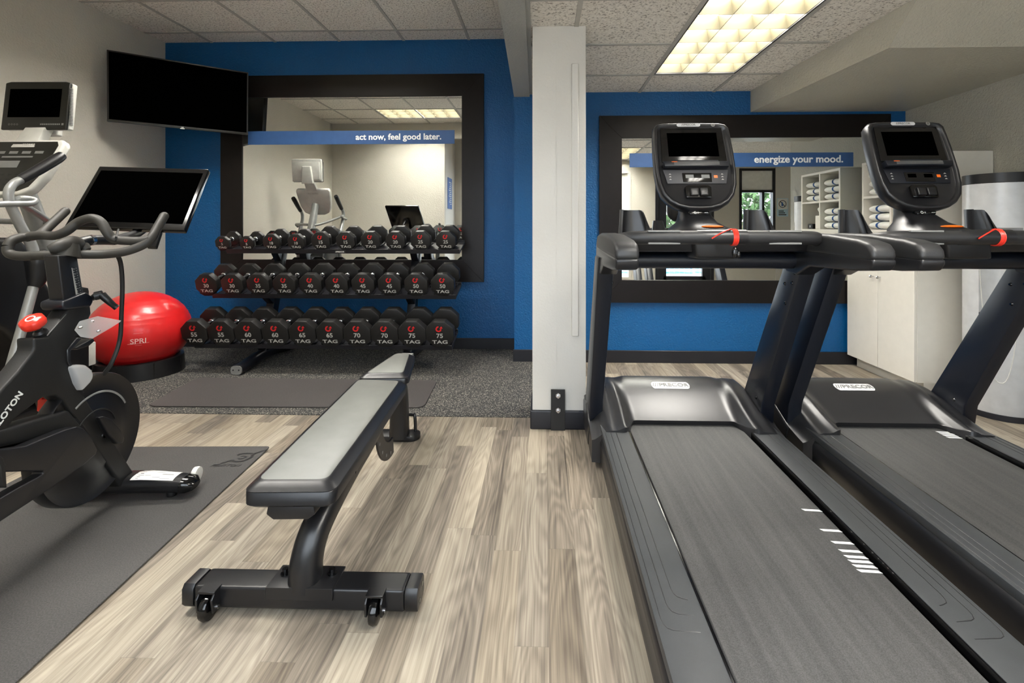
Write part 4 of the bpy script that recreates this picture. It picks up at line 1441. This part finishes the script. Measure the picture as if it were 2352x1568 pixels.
b.tube(pts, 0.0022, 6); link('decorative_line', b, 'lgrey', t)

# ---------------------------------------------------------------- exercise bike
def ray(px, py):
    a, b_ = (px - 1216) / 1130, (521 - py) / 1130
    c, s = math.cos(YAW), math.sin(YAW)
    return Vector((a * c - s, a * s + c, b_))
CAMP = Vector((0, 0, CAMH))
BO = Vector((-1.749, 1.995, 0)); BA = R(5)
BRT = Vector((math.cos(BA), math.sin(BA), 0)); BFW = Vector((-math.sin(BA), math.cos(BA), 0))
def K(px, py, u=0.0):
    """point of the bike's side plane lying u to the right of its middle, in the direction of (px, py)"""
    d = ray(px, py); k = ((BO + BRT * u) - CAMP).dot(BRT) / d.dot(BRT)
    return CAMP + d * k
def bl_(u, v, z): return BO + BRT * u + BFW * v + Vector((0, 0, z))
bike = thing('exercise_bike', 'black indoor cycling bike with a large tilted touchscreen, left foreground', 'exercise bike', BO, BA)
FU = 0.045
def side_panel(name, pts, u, th, mat, parent, bev=0.01, seg=3, hole=None):
    b = B()
    P = [K(x, y, u) for x, y in pts]
    b.prism(P, -BRT * th, bev, seg, 14)
    return link(name, b, mat, parent, sharp=50)
# main frame: down tube with the neck
side_panel('main_frame', [(152, 718), (166, 700), (209, 702), (211, 720), (203, 738), (178, 775), (160, 800), (157, 830), (172, 868), (190, 902), (228, 961), (270, 1026), (312, 1090), (312, 1112), (278, 1118), (272, 1106), (223, 1030), (191, 979), (160, 942), (147, 919), (130, 907), (101, 912), (38, 959), (6, 1000), (-60, 1050), (-70, 985), (0, 899), (42, 853), (74, 812), (80, 800), (79, 776), (112, 774)], 0.03, 0.06, 'blkmatte', bike, 0.012)
side_panel('chain_stay', [(160, 941), (100, 958), (30, 980), (-70, 1005), (-70, 1050), (0, 1028), (60, 1015), (130, 992), (192, 981)], 0.035, 0.07, 'blkmatte', bike, 0.012)
# crank guard in front of it, with the V-shaped stay
side_panel('belt_guard', [(-120, 1040), (-20, 1031), (20, 1030), (60, 1024), (110, 1003), (150, 987), (178, 979), (192, 983), (212, 1005), (224, 1032), (221, 1043), (190, 1070), (160, 1092), (100, 1133), (50, 1166), (0, 1199), (-120, 1275), (-120, 1225), (0, 1145), (50, 1116), (88, 1096), (101, 1087), (100, 1081), (60, 1082), (0, 1084), (-120, 1090)], 0.075, 0.04, 'tm', bike, 0.012)
# flywheel
wc = bl_(0, -0.178, 0.328)
def wheel_lathe(prof, seg=64):
    b = B(); b.lathe(prof, (0, 0, 0), seg, 'X')
    b.xf(Matrix.Translation(wc) @ Matrix.Rotation(BA, 4, 'Z'))
    return b
fw_ = link('flywheel', wheel_lathe([(0, -.028), (.13, -.028), (.15, -.018), (.215, -.018), (.233, -.026), (.236, -.02), (.236, .02), (.233, .026), (.215, .018), (.15, .018), (.13, .028), (0, .028)]), 'blk', bike)
b = B(); b.tube([wc + BRT * .030 + BFW * (.165 * math.cos(a)) + Vector((0, 0, .165 * math.sin(a))) for a in [R(28 + 95 * k / 20) for k in range(21)]], 0.004, 8, aspect=.5)
link('silver_arc', b, 'silver', fw_)
b = B(); b.tube([wc + BRT * .030 + BFW * (.10 * math.cos(a)) + Vector((0, 0, .10 * math.sin(a))) for a in [R(20 + 150 * k / 20) for k in range(21)]], 0.003, 8)
link('hub_ring', b, 'blkmatte', fw_)
side_panel('wheel_cover', [(228, 958), (240, 955), (258, 962), (278, 985), (287, 1005), (283, 1018), (270, 1019), (250, 1000)], 0.062, 0.02, 'blk', bike, 0.006)
b = B(); p = K(237, 1000, .032); b.cyl(p, p + BRT * .006, .009, 12); link('bolt', b, 'chrome', bike)
# front stabiliser
b = B()
b.tube([bl_(-.29, -.005, .055), bl_(-.12, .0, .062), bl_(.0, .0, .065), bl_(.12, .0, .062), bl_(.255, -.005, .055)], [.03, .034, .036, .034, .03], 18, smooth=4, aspect=1.5, up=(0, 0, 1), power=2.6)
stb = link('front_stabiliser', b, 'blk', bike)
b = B(); b.tube([bl_(.25, -.005, .055), bl_(.275, -.006, .052), bl_(.292, -.008, .045)], [.031, .029, .018], 18, aspect=1.5, up=(0, 0, 1), power=2.6); link('end_cap', b, 'blkgloss', stb)
b = B()
def stk(u, v):
    uu = .055 + .165 * u; a = R(50 + 84 * v)
    rr = .0372 - .0062 * max(0, uu - .1) / .15
    c_, q_ = math.cos(a), math.sin(a)
    return bl_(uu, -.003 - 1.5 * rr * math.copysign(abs(c_) ** .77, c_), .062 - .007 * max(0, uu - .1) / .15 + rr * abs(q_) ** .77)
b.grid(lambda u, v: stk(u, v), 4, 8); link('warning_sticker', b, 'whiteprint', stb)
b = B()
for k in range(7):
    v0 = .1 + .12 * k
    for (u0, u1) in ((.1, .9 - .25 * (k % 3)),):
        q = [stk(u0, v0), stk(u1, v0), stk(u1, v0 + .03), stk(u0, v0 + .03)]
        b._face([b.b.verts.new(p_ + Vector((0, 0, .0008))) for p_ in q])
link('sticker_lines', b, 'mgrey', stb)
for u in (-.27, .262):
    b = B(); b.lathe([(0, -.011), (.02, -.012), (.028, -.01), (.0295, 0), (.028, .01), (.02, .012), (0, .011)], (0, 0, 0), 24, 'X'); b.xf(Matrix.Translation(bl_(u, .052, .065)) @ Matrix.Rotation(BA, 4, 'Z')); link('transport_wheel', b, 'lgrey', stb)
for u in (-.22, .20):
    b = B(); b.cyl(bl_(u, -.01, .0085), bl_(u, -.01, .03), .019, 16, bev=.003); link('levelling_foot', b, 'blk', stb)
# rear stabiliser, seat tube and saddle (behind the frame edge)
b = B(); b.tube([bl_(-.26, -1.0, .05), bl_(.26, -1.0, .05)], .032, 16, aspect=1.4, up=(0, 0, 1), power=2.6); link('rear_stabiliser', b, 'blk', bike)
b = B(); b.tube([bl_(0, -.62, .42), bl_(0, -.72, .62), bl_(0, -.80, .92)], .03, 14, up=(1, 0, 0), aspect=1.2, power=3); link('seat_post', b, 'blkmatte', bike)
b = B(); b.tube([bl_(0, -.60, .955), bl_(0, -.72, .965), bl_(0, -.86, .97), bl_(0, -.90, .965)], [.018, .04, .085, .06], 18, smooth=5, up=(0, 0, 1), aspect=1.0)
for v in b.b.verts: v.co.z = .965 + (v.co.z - .965) * .38
link('saddle', b, 'blk', bike)
b = B(); b.tube([bl_(0, -.62, .42), bl_(0, -.8, .2), bl_(0, -1.0, .055)], .035, 14, smooth=4, up=(1, 0, 0), power=3); link('rear_stay', b, 'blkmatte', bike)
# head post and clamp
b = B(); b.prism([K(x, y, .026) for x, y in ((134, 586), (178, 586), (196, 692), (206, 712), (152, 712), (147, 690))], -BRT * .052, .006, 3, 14); post = link('handlebar_post', b, 'blk', bike, sharp=50)
b = B()
for k in range(12):
    x_, y_ = 165.5 + 1.05 * k, 617 + 5.6 * k
    b.prism([K(x_, y_, .0265), K(x_ + (4 if k % 2 else 6), y_, .0265), K(x_ + (4 if k % 2 else 6), y_ + 1.2, .0265), K(x_, y_ + 1.2, .0265)], BRT * .0005)
    b.prism([K(x_ + 8.5, y_ - 2, .0265), K(x_ + 10, y_ - 2, .0265), K(x_ + 10, y_ - .6, .0265), K(x_ + 8.5, y_ - .6, .0265)], BRT * .0005)
b.prism([K(164, 615, .0265), K(166, 615, .0265), K(180, 682, .0265), K(175, 682, .0265)], BRT * .0004)
link('height_scale', b, 'greyprint', post)
b = B(); b.prism([K(x, y, .04) for x, y in ((146, 692), (200, 670), (207, 676), (214, 682), (216, 692), (210, 704), (150, 712), (145, 704))], -BRT * .08, .01, 3, 14); cl = link('height_clamp', b, 'tmnavy', bike, sharp=50)
b = B(); b.cyl(K(213, 684, .03), K(222, 677, .055), .011, 14); b.tube([K(218, 680, .05), K(236, 676, .07)], .016, 12); b.tube([K(234, 677, .07), K(248, 690, .09), K(262, 702, .10), K(268, 706, .105)], [.014, .012, .010, .012], 12, smooth=4); link('clamp_lever', b, 'blk', cl)
# handlebar
HB = 0.0165
b = B()
loop = [K(18, 566, -.215), K(22, 582, -.205), K(50, 588, -.16), (K(100, 586, -.09)), K(170, 584, 0), K(235, 584, .08), K(285, 578, .15), K(325, 564, .20), K(346, 548, .222), K(362, 522, .225), K(377, 496, .225)]
b.tube(loop, HB, 16, smooth=6)
b.tube([K(18, 566, -.215), K(28, 552, -.213), K(60, 543, -.20), K(95, 540, -.15), K(125, 541, -.10), K(152, 531, -.06), K(180, 510, -.03), K(210, 501, .02), K(232, 510, .055), K(246, 533, .08), K(262, 549, .10), K(295, 553, .15), K(325, 553, .195), K(345, 549, .222)], HB, 16, smooth=6)
b.tube([K(62, 545, -.20), K(92, 537, -.215), K(120, 513, -.22), K(150, 485, -.222)], [HB, HB, HB, HB], 16, smooth=6)
b.ball(K(377, 496, .225), HB * .98); b.ball(K(150, 485, -.222), HB * .98)
hbar = link('handlebar', b, 'hb', bike, sharp=60)
b = B(); b.tube([K(112, 574, -.02), K(140, 566, 0), K(165, 560, 0), K(185, 562, 0), K(200, 575, .02)], [.014, .026, .03, .024, .014], 16, smooth=5, aspect=.9)
b.tube([K(152, 590, 0), K(158, 560, 0)], [.042, .03], 16)
link('stem', b, 'hb', bike, sharp=60)
# monitor and its arm
mtl, mtr = CAMP + ray(228, 381) * 2.40, CAMP + ray(479, 388) * 2.475
mbl, mbr = CAMP + ray(147, 519) * 2.19, CAMP + ray(423, 529) * 2.25
mx_ = (mbr - mbl).normalized(); my_ = ((mtl + mtr) - (mbl + mbr)).normalized(); mz_ = mx_.cross(my_).normalized()
my_ = mz_.cross(mx_).normalized()
if mz_.y > 0: mz_ = -mz_
b = B(); b.prism([mbl, mbr, mtr, mtl], -mz_ * .028, .006, 3); 
mon = link('monitor', b, 'blkgloss', bike, sharp=50)
def mq(u, v, d=0.0):
    return mbl.lerp(mbr, u).lerp(mtl.lerp(mtr, u), v) + mz_ * d
b = B(); b.prism([mq(.04, .09, .0008), mq(.965, .09, .0008), mq(.965, .92, .0008), mq(.04, .92, .0008)], mz_ * .0004); link('screen', b, 'screen', mon)
b = B(); cpt = mq(.5, .35, -.028)
b.tube([K(170, 560, 0), K(205, 552, 0), K(235, 551, 0), K(262, 552, .0)], .019, 14, smooth=4)
b.tube([K(262, 552, 0), cpt - mz_ * .09 - my_ * .05, cpt], [.019, .017, .02], 14, smooth=4)
b.cyl(cpt - mz_ * .012, cpt + mz_ * .001, .045, 20)
arm = link('monitor_arm', b, 'blk', bike)
b = B(); b.cyl(K(204, 552, 0), K(211, 551.5, 0), .0205, 16); link('arm_collar', b, 'chrome', arm)
b = B(); b.prism([mq(.70, .02, -.02), mq(.78, .02, -.02), mq(.74, -.15, -.06), mq(.66, -.15, -.06)], -mz_ * .02, .003, 2); link('monitor_foot', b, 'blk', mon)
b = B(); b.tube([K(262, 575, .10), K(276, 600, .09), K(281, 650, .08), K(279, 720, .07), K(275, 780, .06), K(258, 830, .05), K(238, 860, .02)], .008, 8, smooth=6); b.tube([mq(.42, .02, -.02), K(268, 540, .1), K(264, 560, .1)], .004, 8, smooth=4); link('power_cable', b, 'blkmatte', bike)
# resistance knob
kb = K(96, 768, 0.0); kt = K(77, 742, 0.0); kd = (kt - kb).normalized()
b = B(); b.tube([kb - kd * .01, kb + kd * .012, kb + kd * .02, kt - kd * .01], [.022, .02, .012, .010], 16); link('knob_stem', b, 'blk', bike)
b = B()
kx = kd.cross(Vector((0, 1, 0))).normalized(); ky = kd.cross(kx)
rings = []
for h, r in ((-.016, .024), (-.008, .033), (.004, .036), (.014, .034), (.020, .027), (.022, .0)):
    ring = []
    for k in range(36):
        a = 2 * PI * k / 36; rr = r * (1 - .09 * max(0, math.cos(6 * a))) if r > 0 else 0.0
        ring.append(b.b.verts.new(kt + kd * h + kx * rr * math.cos(a) + ky * rr * math.sin(a)))
    rings.append(ring)
for i in range(len(rings) - 1):
    for k in range(36): b._face([rings[i][k], rings[i][(k + 1) % 36], rings[i + 1][(k + 1) % 36], rings[i + 1][k]])
b._face(list(reversed(rings[0])))
kn = link('resistance_knob', b, 'redplastic', bike, sharp=50)
b = B(); arc_strip(b, kt + kd * .0215, kx, ky, .010, .014, 0, 2 * PI, 20); link('knob_mark', b, 'whiteprint', kn)
# frame scale strip, lettering
b = B(); b.prism([K(103, 768, .0), K(109, 772, .03), K(152, 722, .03), K(146, 720, 0)], Vector((0, 0, .002))); link('frame_scale', b, 'mgrey', bike)
def along(p, q, n): return None
tp0, tp1 = K(2, 962, .0312), K(48, 900, .0312)
lx = (tp1 - tp0).normalized(); ly = (BRT.cross(lx)).normalized()
if ly.z < 0: ly = -ly
cen = K(13, 944, .0312)
lettering('lettering', 'PELOTON', 0.0285, 'whiteprint', bike, K(16, 946, .0312), lx, ly, bold=.0009, width=1.02, depth=.0003)
# sweat guard and clear covers
b = B()
tr_ = [K(170, 758, .09), K(180, 741, .11), K(222, 729, .13), K(252, 735, .13), K(277, 739, .14), K(256, 752, .12), K(212, 778, .10), K(184, 774, .09)]
b.prism(tr_, Vector((0.004, 0, .006)), .001, 1, 40)
cov = link('bottle_holder', b, 'clear', bike)
b = B()
for x_, y_ in ((187, 755), (214, 741), (228, 763), (253, 749)):
    p = K(x_, y_, .115); b.ball(p + Vector((0, -.004, .006)), .007, .007, .005, 12)
link('holder_rivet', b, 'chrome', cov)
b = B(); b.prism([K(x, y, .03) for x, y in ((172, 800), (215, 776), (219, 783), (205, 795), (180, 803))], -BRT * .06, .005, 2); link('holder_bracket', b, 'blk', cov)
b = B(); b.prism([K(x, y, .05) for x, y in ((168, 842), (182, 836), (200, 837), (214, 848), (219, 862), (212, 878), (191, 899), (180, 880))], -BRT * .04, .014, 3, 14); link('brake_cover', b, 'clear', bike)
b = B(); b.prism([K(x, y, .034) for x, y in ((178, 775), (190, 776), (163, 805), (163, 830), (195, 902), (189, 902), (156, 830), (155, 803))], -BRT * .01, .002, 1, 14); link('front_trim', b, 'tm', bike)
# pedal with red cage seen in the frame opening, crank and strap
b = B(); b.prism([K(x, y, -.12) for x, y in ((95, 910), (125, 905), (122, 946), (110, 944), (112, 916), (96, 918))], -BRT * .04, .003, 2); pd = link('pedal_cage', b, 'redplastic', bike)
b = B(); b.prism([K(x, y, -.13) for x, y in ((116, 918), (140, 914), (152, 934), (140, 944), (122, 944))], -BRT * .06, .006, 2); link('pedal_body', b, 'blkgloss', pd)
b = B(); b.prism([K(x, y, .16) for x, y in ((0, 1045), (8, 1052), (14, 1068), (17, 1120), (5, 1117), (2, 1075), (-8, 1050))], -BRT * .03, .002, 1); link('pedal_strap', b, 'blkmatte', bike)
side_panel('belt_cover', [(-40, 1030), (30, 1010), (60, 1000), (170, 975), (190, 985), (160, 1000), (60, 1030), (-40, 1050)], -0.03, 0.03, 'blk', bike, 0.006)

# ---------------------------------------------------------------- elliptical trainer
def Ep(px, py, X):
    d = ray(px, py); k = X / d.x
    return CAMP + d * k
el = thing('elliptical_trainer', 'silver and black elliptical trainer with a screen on top by the left wall', 'elliptical trainer', (-2.95, 2.5, 0.0))
EX = -2.97
# television on top
q = [Ep(0, 187, 0), ] if False else None
sc0 = Vector((-3.200, 2.80, 1.697)); sw = 0.39; sh = 0.285
sax = Vector((0.995, 0.02, 0)).normalized(); sup = Vector((0, 0.10, .995)).normalized(); snn = sax.cross(sup)
def sq(u, v, d=0.0): return sc0 + sax * u + sup * v + snn * d
b = B(); b.prism([sq(0, 0), sq(sw, 0), sq(sw, sh), sq(sw - .03, sh + .008), sq(.03, sh + .008), sq(0, sh)], -snn * .018, .008, 3, 10); ms = link('screen_bezel', b, 'bezel', el, sharp=50)
b = B(); b.prism([sq(.006, .006, -.016), sq(sw + .0, .006, -.016), sq(sw + .0, sh, -.016), sq(sw - .03, sh + .008, -.016), sq(.03, sh + .008, -.016), sq(.006, sh, -.016)], -snn * .035, .008, 3, 10)
b.prism([sq(.02, .03, -.045), sq(sw - .02, .03, -.045), sq(sw - .02, sh - .03, -.045), sq(.02, sh - .03, -.045)], -snn * .02, .004, 2)
link('screen_back', b, 'lgrey', el, sharp=50)
b = B(); b.prism([sq(.035, .075, .0006), sq(sw - .045, .075, .0006), sq(sw - .045, sh - .038, .0006), sq(.035, sh - .038, .0006)], snn * .0006); link('screen', b, 'screen', ms)
b = B()
for k in range(11): b.prism([sq(.235 + .011 * k, .028, .0008), sq(.243 + .011 * k, .028, .0008), sq(.243 + .011 * k, .036, .0008), sq(.235 + .011 * k, .036, .0008)], snn * .0005)
for k in range(4): arc_strip(b, sq(.05 + .016 * k, .032, .001), sax, sup, .0035, .0055, 0, 2 * PI, 10)
b.prism([sq(.362, .026, .0008), sq(.374, .026, .0008), sq(.374, .038, .0008), sq(.362, .038, .0008)], snn * .0006)
link('screen_buttons', b, 'mgrey', ms)
b = B()
for k in range(26): b.box(-2.812, -2.8035, 2.83, 2.848, 1.73 + .0085 * k, 1.734 + .0085 * k)
link('vent_slots', b, 'mgrey', el)
b = B(); b.prism([sq(.14, -.02, -.05), sq(.29, -.02, -.05), sq(.27, .20, -.06), (sq(.16, .20, -.06))], -snn * .04, .01, 3); b.prism([(-3.05, 2.72, 1.58), (-2.91, 2.72, 1.58), (-2.93, 2.80, 1.71), (-3.05, 2.80, 1.71)], (0, .06, 0), .005, 2); link('screen_bracket', b, 'lgrey', el)
# console head
def cq(u, v, d=0.0):
    o_ = Vector((EX, 2.60, 1.30)); up_ = Vector((0, .42, .90)).normalized(); nn_ = Vector((1, 0, 0)).cross(up_)
    return o_ + Vector((u, 0, 0)) + up_ * v + nn_ * d
b = B()
oc = [(-.10, 0), (.10, 0), (.16, .03), (.20, .12), (.215, .24), (.222, .33), (.205, .36), (-.205, .36), (-.222, .33), (-.215, .24), (-.20, .12), (-.16, .03)]
b.prism([cq(u, v, -.045) for u, v in oc], cq(0, 0, 0) - cq(0, 0, -.05), .014, 3, 12); hd = link('console_shell', b, 'lgrey', el, sharp=50)
b = B(); b.prism([cq(u * .88, .02 + v * .9, .004) for u, v in oc], (cq(0, 0, .003) - cq(0, 0, 0)), .001, 1, 40); fc = link('console_face', b, 'bezel', hd)
b = B()
for k in range(4): b.prism([cq(-.145 + .075 * k, .262, .0075), cq(-.095 + .075 * k, .262, .0075), cq(-.095 + .075 * k, .279, .0075), cq(-.145 + .075 * k, .279, .0075)], cq(0, 0, .0005) - cq(0, 0, 0))
b.prism([cq(-.10, .17, .0075), cq(.02, .17, .0075), cq(.02, .215, .0075), cq(-.10, .215, .0075)], cq(0, 0, .0005) - cq(0, 0, 0))
b.prism([cq(-.10, .236, .0075), cq(.08, .236, .0075), cq(.08, .246, .0075), cq(-.10, .246, .0075)], cq(0, 0, .0005) - cq(0, 0, 0))
link('console_readout', b, 'mgrey', fc)
b = B()
for r_ in range(3):
    for c_ in range(5): b.prism([cq(-.10 + .045 * c_, .055 + .032 * r_, .0075), cq(-.078 + .045 * c_, .055 + .032 * r_, .0075), cq(-.078 + .045 * c_, .066 + .032 * r_, .0075), cq(-.10 + .045 * c_, .066 + .032 * r_, .0075)], cq(0, 0, .0005) - cq(0, 0, 0))
link('console_keys', b, 'darkprint', fc)
lettering('console_lettering', 'PRECOR', 0.02, 'greyprint', fc, cq(.02, .322, .008), (1, 0, 0), cq(0, 1, 0) - cq(0, 0, 0), bold=.0004)
lettering('back_lettering', '///PRECOR', 0.03, 'greyprint', hd, cq(0, .30, -.0465), (-1, 0, 0), cq(0, 1, 0) - cq(0, 0, 0), bold=.0008)
# centre column
b = B(); b.tube([(EX, 2.70, 1.42), (EX, 2.74, 1.30), (EX, 2.84, 1.03), (EX, 2.93, 0.80)], [.042, .045, .05, .055], 18, smooth=4); link('centre_column', b, 'silver', el)
# fixed hand loop
b = B(); b.tube([(EX - .28, 2.60, 1.13), (EX - .27, 2.66, 1.16), (EX - .08, 2.78, 1.155), (EX + .08, 2.78, 1.155), Ep(40, 460, EX + .24), Ep(78, 459, EX + .27), Ep(70, 467, EX + .275), Ep(20, 468, EX + .26), Ep(-30, 470, EX + .25)], .0165, 12, smooth=6); link('fixed_handle', b, 'silver', el)
# moving arms
AX = 0.25
def arm_pts(X):
    return [Ep(52, 411, -2.72), Ep(32, 421, -2.72), Ep(20, 440, -2.72), Ep(24, 470, -2.72), Ep(48, 520, -2.72), Ep(72, 562, -2.72), Ep(82, 600, -2.72)]
for s in (1, -1):
    sh_ = Vector((0, 0, 0)) if s > 0 else Vector((-.50, .12, -.03))
    b = B(); b.tube([p + sh_ for p in arm_pts(0)], [.020, .020, .021, .021, .023, .024, .024], 16, smooth=6); ar = link('moving_arm', b, 'silver', el)
    b = B(); b.tube([p + sh_ for p in (Ep(47, 413, -2.72), Ep(90, 389, -2.715), Ep(130, 365, -2.71), Ep(142, 357, -2.71))], [.024, .027, .028, .024], 16, smooth=4); link('arm_grip', b, 'blk', ar, sharp=60)
    b = B(); b.tube([p + sh_ for p in (Ep(84, 575, -2.72), Ep(88, 600, -2.72), Ep(85, 640, -2.72), Ep(78, 660, -2.72))], [.036, .055, .042, .026], 16, smooth=5); b.cyl(Ep(100, 602, -2.75) + sh_, Ep(118, 602, -2.66) + sh_, .042, 20, bev=.008); link('arm_joint', b, 'blk', ar, sharp=50)
    b = B(); b.tube([p + sh_ for p in (Ep(78, 655, -2.72), Ep(48, 762, -2.72), Ep(12, 890, -2.72), Ep(-10, 960, -2.70))], .023, 14); link('pedal_link', b, 'silver', ar)
# drive housing
b = B()
hp_ = [(-130, 580), (-60, 556), (0, 547), (48, 545), (75, 572), (108, 645), (130, 684), (148, 725), (158, 775), (157, 840), (140, 880), (95, 890), (60, 850), (45, 800), (10, 760), (-40, 735), (-130, 720)]
b.prism([Ep(x, y, -2.83) for x, y in hp_], (-.24, 0, 0), .03, 4, 12); link('drive_housing', b, 'blk', el, sharp=50)
b = B(); b.box(-3.30, -2.68, 3.02, 3.10, 0.004, 0.07, .01, 2); b.box(-3.02, -2.9, 2.3, 3.06, 0.02, 0.09, .01, 2); b.box(-3.06, -2.86, 2.75, 3.02, .06, .75, .03, 2); b.box(-3.30, -2.68, 1.66, 1.74, 0.004, 0.07, .01, 2); b.box(-3.02, -2.9, 1.7, 2.4, 0.02, 0.09, .01, 2); link('base_frame', b, 'blk', el)
for s in (1, -1):
    b = B(); p0 = Ep(-10, 960, -2.70) if s > 0 else Ep(-10, 960, -2.70) + Vector((-.5, .12, -.03))
    b.tube([p0 + Vector((0, .02, 0)), p0 + Vector((0, -.25, -.03)), p0 + Vector((0, -.55, .0))], .03, 12, smooth=3); b.box(p0.x - .07, p0.x + .07, p0.y - .55, p0.y - .2, p0.z - .0, p0.z + .04, .01, 2); link('foot_pedal', b, 'blk', el)
b = B(); b.box(-3.06, -2.955, 3.10, 3.16, .22, .37, .01, 2); link('front_cover', b, 'lgrey', el)

# ---------------------------------------------------------------- small signs seen in the mirrors
t = thing('rules_sign', 'tall blue notice sign on the white wall, seen in the left mirror', 'sign', (-1.655, 0.42, 1.44))
b = B(); b.box(-1.66, -1.65, 0.24, 0.60, 1.44, 1.98, .002, 1); link('panel', b, 'signblue', t)
b = B()
for k in range(12):
    b.box(-1.6498, -1.6492, 0.30, 0.42 + .13 * ((k * 37 % 10) / 10), 1.52 + .034 * k, 1.532 + .034 * k)
link('print_lines', b, 'whiteprint', t)
t = thing('pool_safety_sign', 'pale blue square safety sign with a crossed circle, seen in the right mirror', 'sign', (3.95, YF + .03, 1.3))
b = B(); b.box(3.86, 4.04, YF + .021, YF + .026, 1.30, 1.60); link('panel', b, 'signpale', t)
b = B(); b.box(3.87, 4.03, YF + .026, YF + .0265, 1.42, 1.59); link('white_field', b, 'whiteprint', t)
b = B(); arc_strip(b, Vector((3.95, YF + .027, 1.505)), Vector((1, 0, 0)), Vector((0, 0, 1)), .052, .062, 0, 2 * PI, 32)
b.prism([(3.905, YF + .027, 1.545), (3.913, YF + .027, 1.553), (3.995, YF + .027, 1.467), (3.987, YF + .027, 1.459)], (0, .0004, 0)); link('crossed_circle', b, 'darkprint', t)
b = B(); b.prism([(3.93, YF + .0275, 1.47), (3.96, YF + .0275, 1.47), (3.955, YF + .0275, 1.53), (3.93, YF + .0275, 1.54)], (0, .0004, 0)); link('blue_figure', b, 'signblue', t)
b = B()
for k in range(3): b.box(3.885, 4.01 - .02 * k, YF + .0262, YF + .027, 1.32 + .03 * k, 1.335 + .03 * k)
link('print_lines', b, 'darkprint', t)

# ---------------------------------------------------------------- outdoors behind the rear wall
b = B()
b.box(-6, 14, -3.9, YF - .1, -.12, -.02); b.box(-6, 14, -14, -6.7, -.12, -.02); b.box(-6, -1, -6.7, -3.9, -.12, -.02); b.box(9, 14, -6.7, -3.9, -.12, -.02)
o = link('pool_deck', b, 'conc'); o['kind'] = 'structure'
b = B(); b.box(-1, 9, -6.7, -3.9, -1.2, -.17); o = link('pool_water', b, 'water'); tag(o, 'light blue swimming pool water outside the glass door', 'water', kind='stuff')
b = B(); b.box(-1, 9, -6.72, -6.70, -.5, -.03); b.box(-1, 9, -3.9, -3.88, -.5, -.03); o = link('trim_5', b, 'ptile'); o['kind'] = 'structure'
t = thing('pool_handrail', 'curved chrome handrail rising from the pool edge outside', 'handrail', (3.3, -3.8, -.02))
b = B(); b.tube([(3.55, -3.6, -.02), (3.5, -3.6, .55), (3.35, -4.0, .6), (3.0, -4.3, .2), (2.9, -4.45, -.10)], .028, 12, smooth=6); link('rail', b, 'chrome', t)
def hedge(x, y, r, h, label):
    t = thing('leafy_tree', label, 'tree', (x, y, -.02), 0, 'trees beyond the pool')
    b = B(); b.tube([(x, y, -.02), (x + .1, y, h * .5)], [.12, .07], 10); link('trunk', b, 'trunk', t)
    b = B()
    for k in range(900):
        a, c_ = random.uniform(0, 2 * PI), random.uniform(-1, 1)
        rr = r * random.uniform(.55, 1.0)
        s_ = math.sqrt(1 - c_ * c_)
        p = Vector((x + rr * s_ * math.cos(a), y + rr * s_ * math.sin(a) * .7, h * .6 + rr * c_ * .9))
        d = Vector((random.uniform(-1, 1), random.uniform(-1, 1), random.uniform(-1, 1))).normalized() * random.uniform(.08, .16)
        e = d.orthogonal().normalized() * .06
        b._face([b.b.verts.new(q) for q in (p - d, p + e, p + d, p - e)])
    link('foliage', b, 'leaf', t)
for i, (x, y) in enumerate(((4.0, -8.4), (6.5, -8.4), (9.0, -8.4), (11.5, -8.4), (1.5, -8.4))):
    hedge(x, y, 1.2, 2.6, ('dense green leafy tree beyond the pool, second from the left as seen from the room', 'leafy tree seen through the corner window in the right mirror', 'leafy tree right of the pool handrail beyond the far pool edge', 'outermost leafy tree past the pool end farthest from the door', 'leafy tree straight beyond the pool from the glass door side')[i])
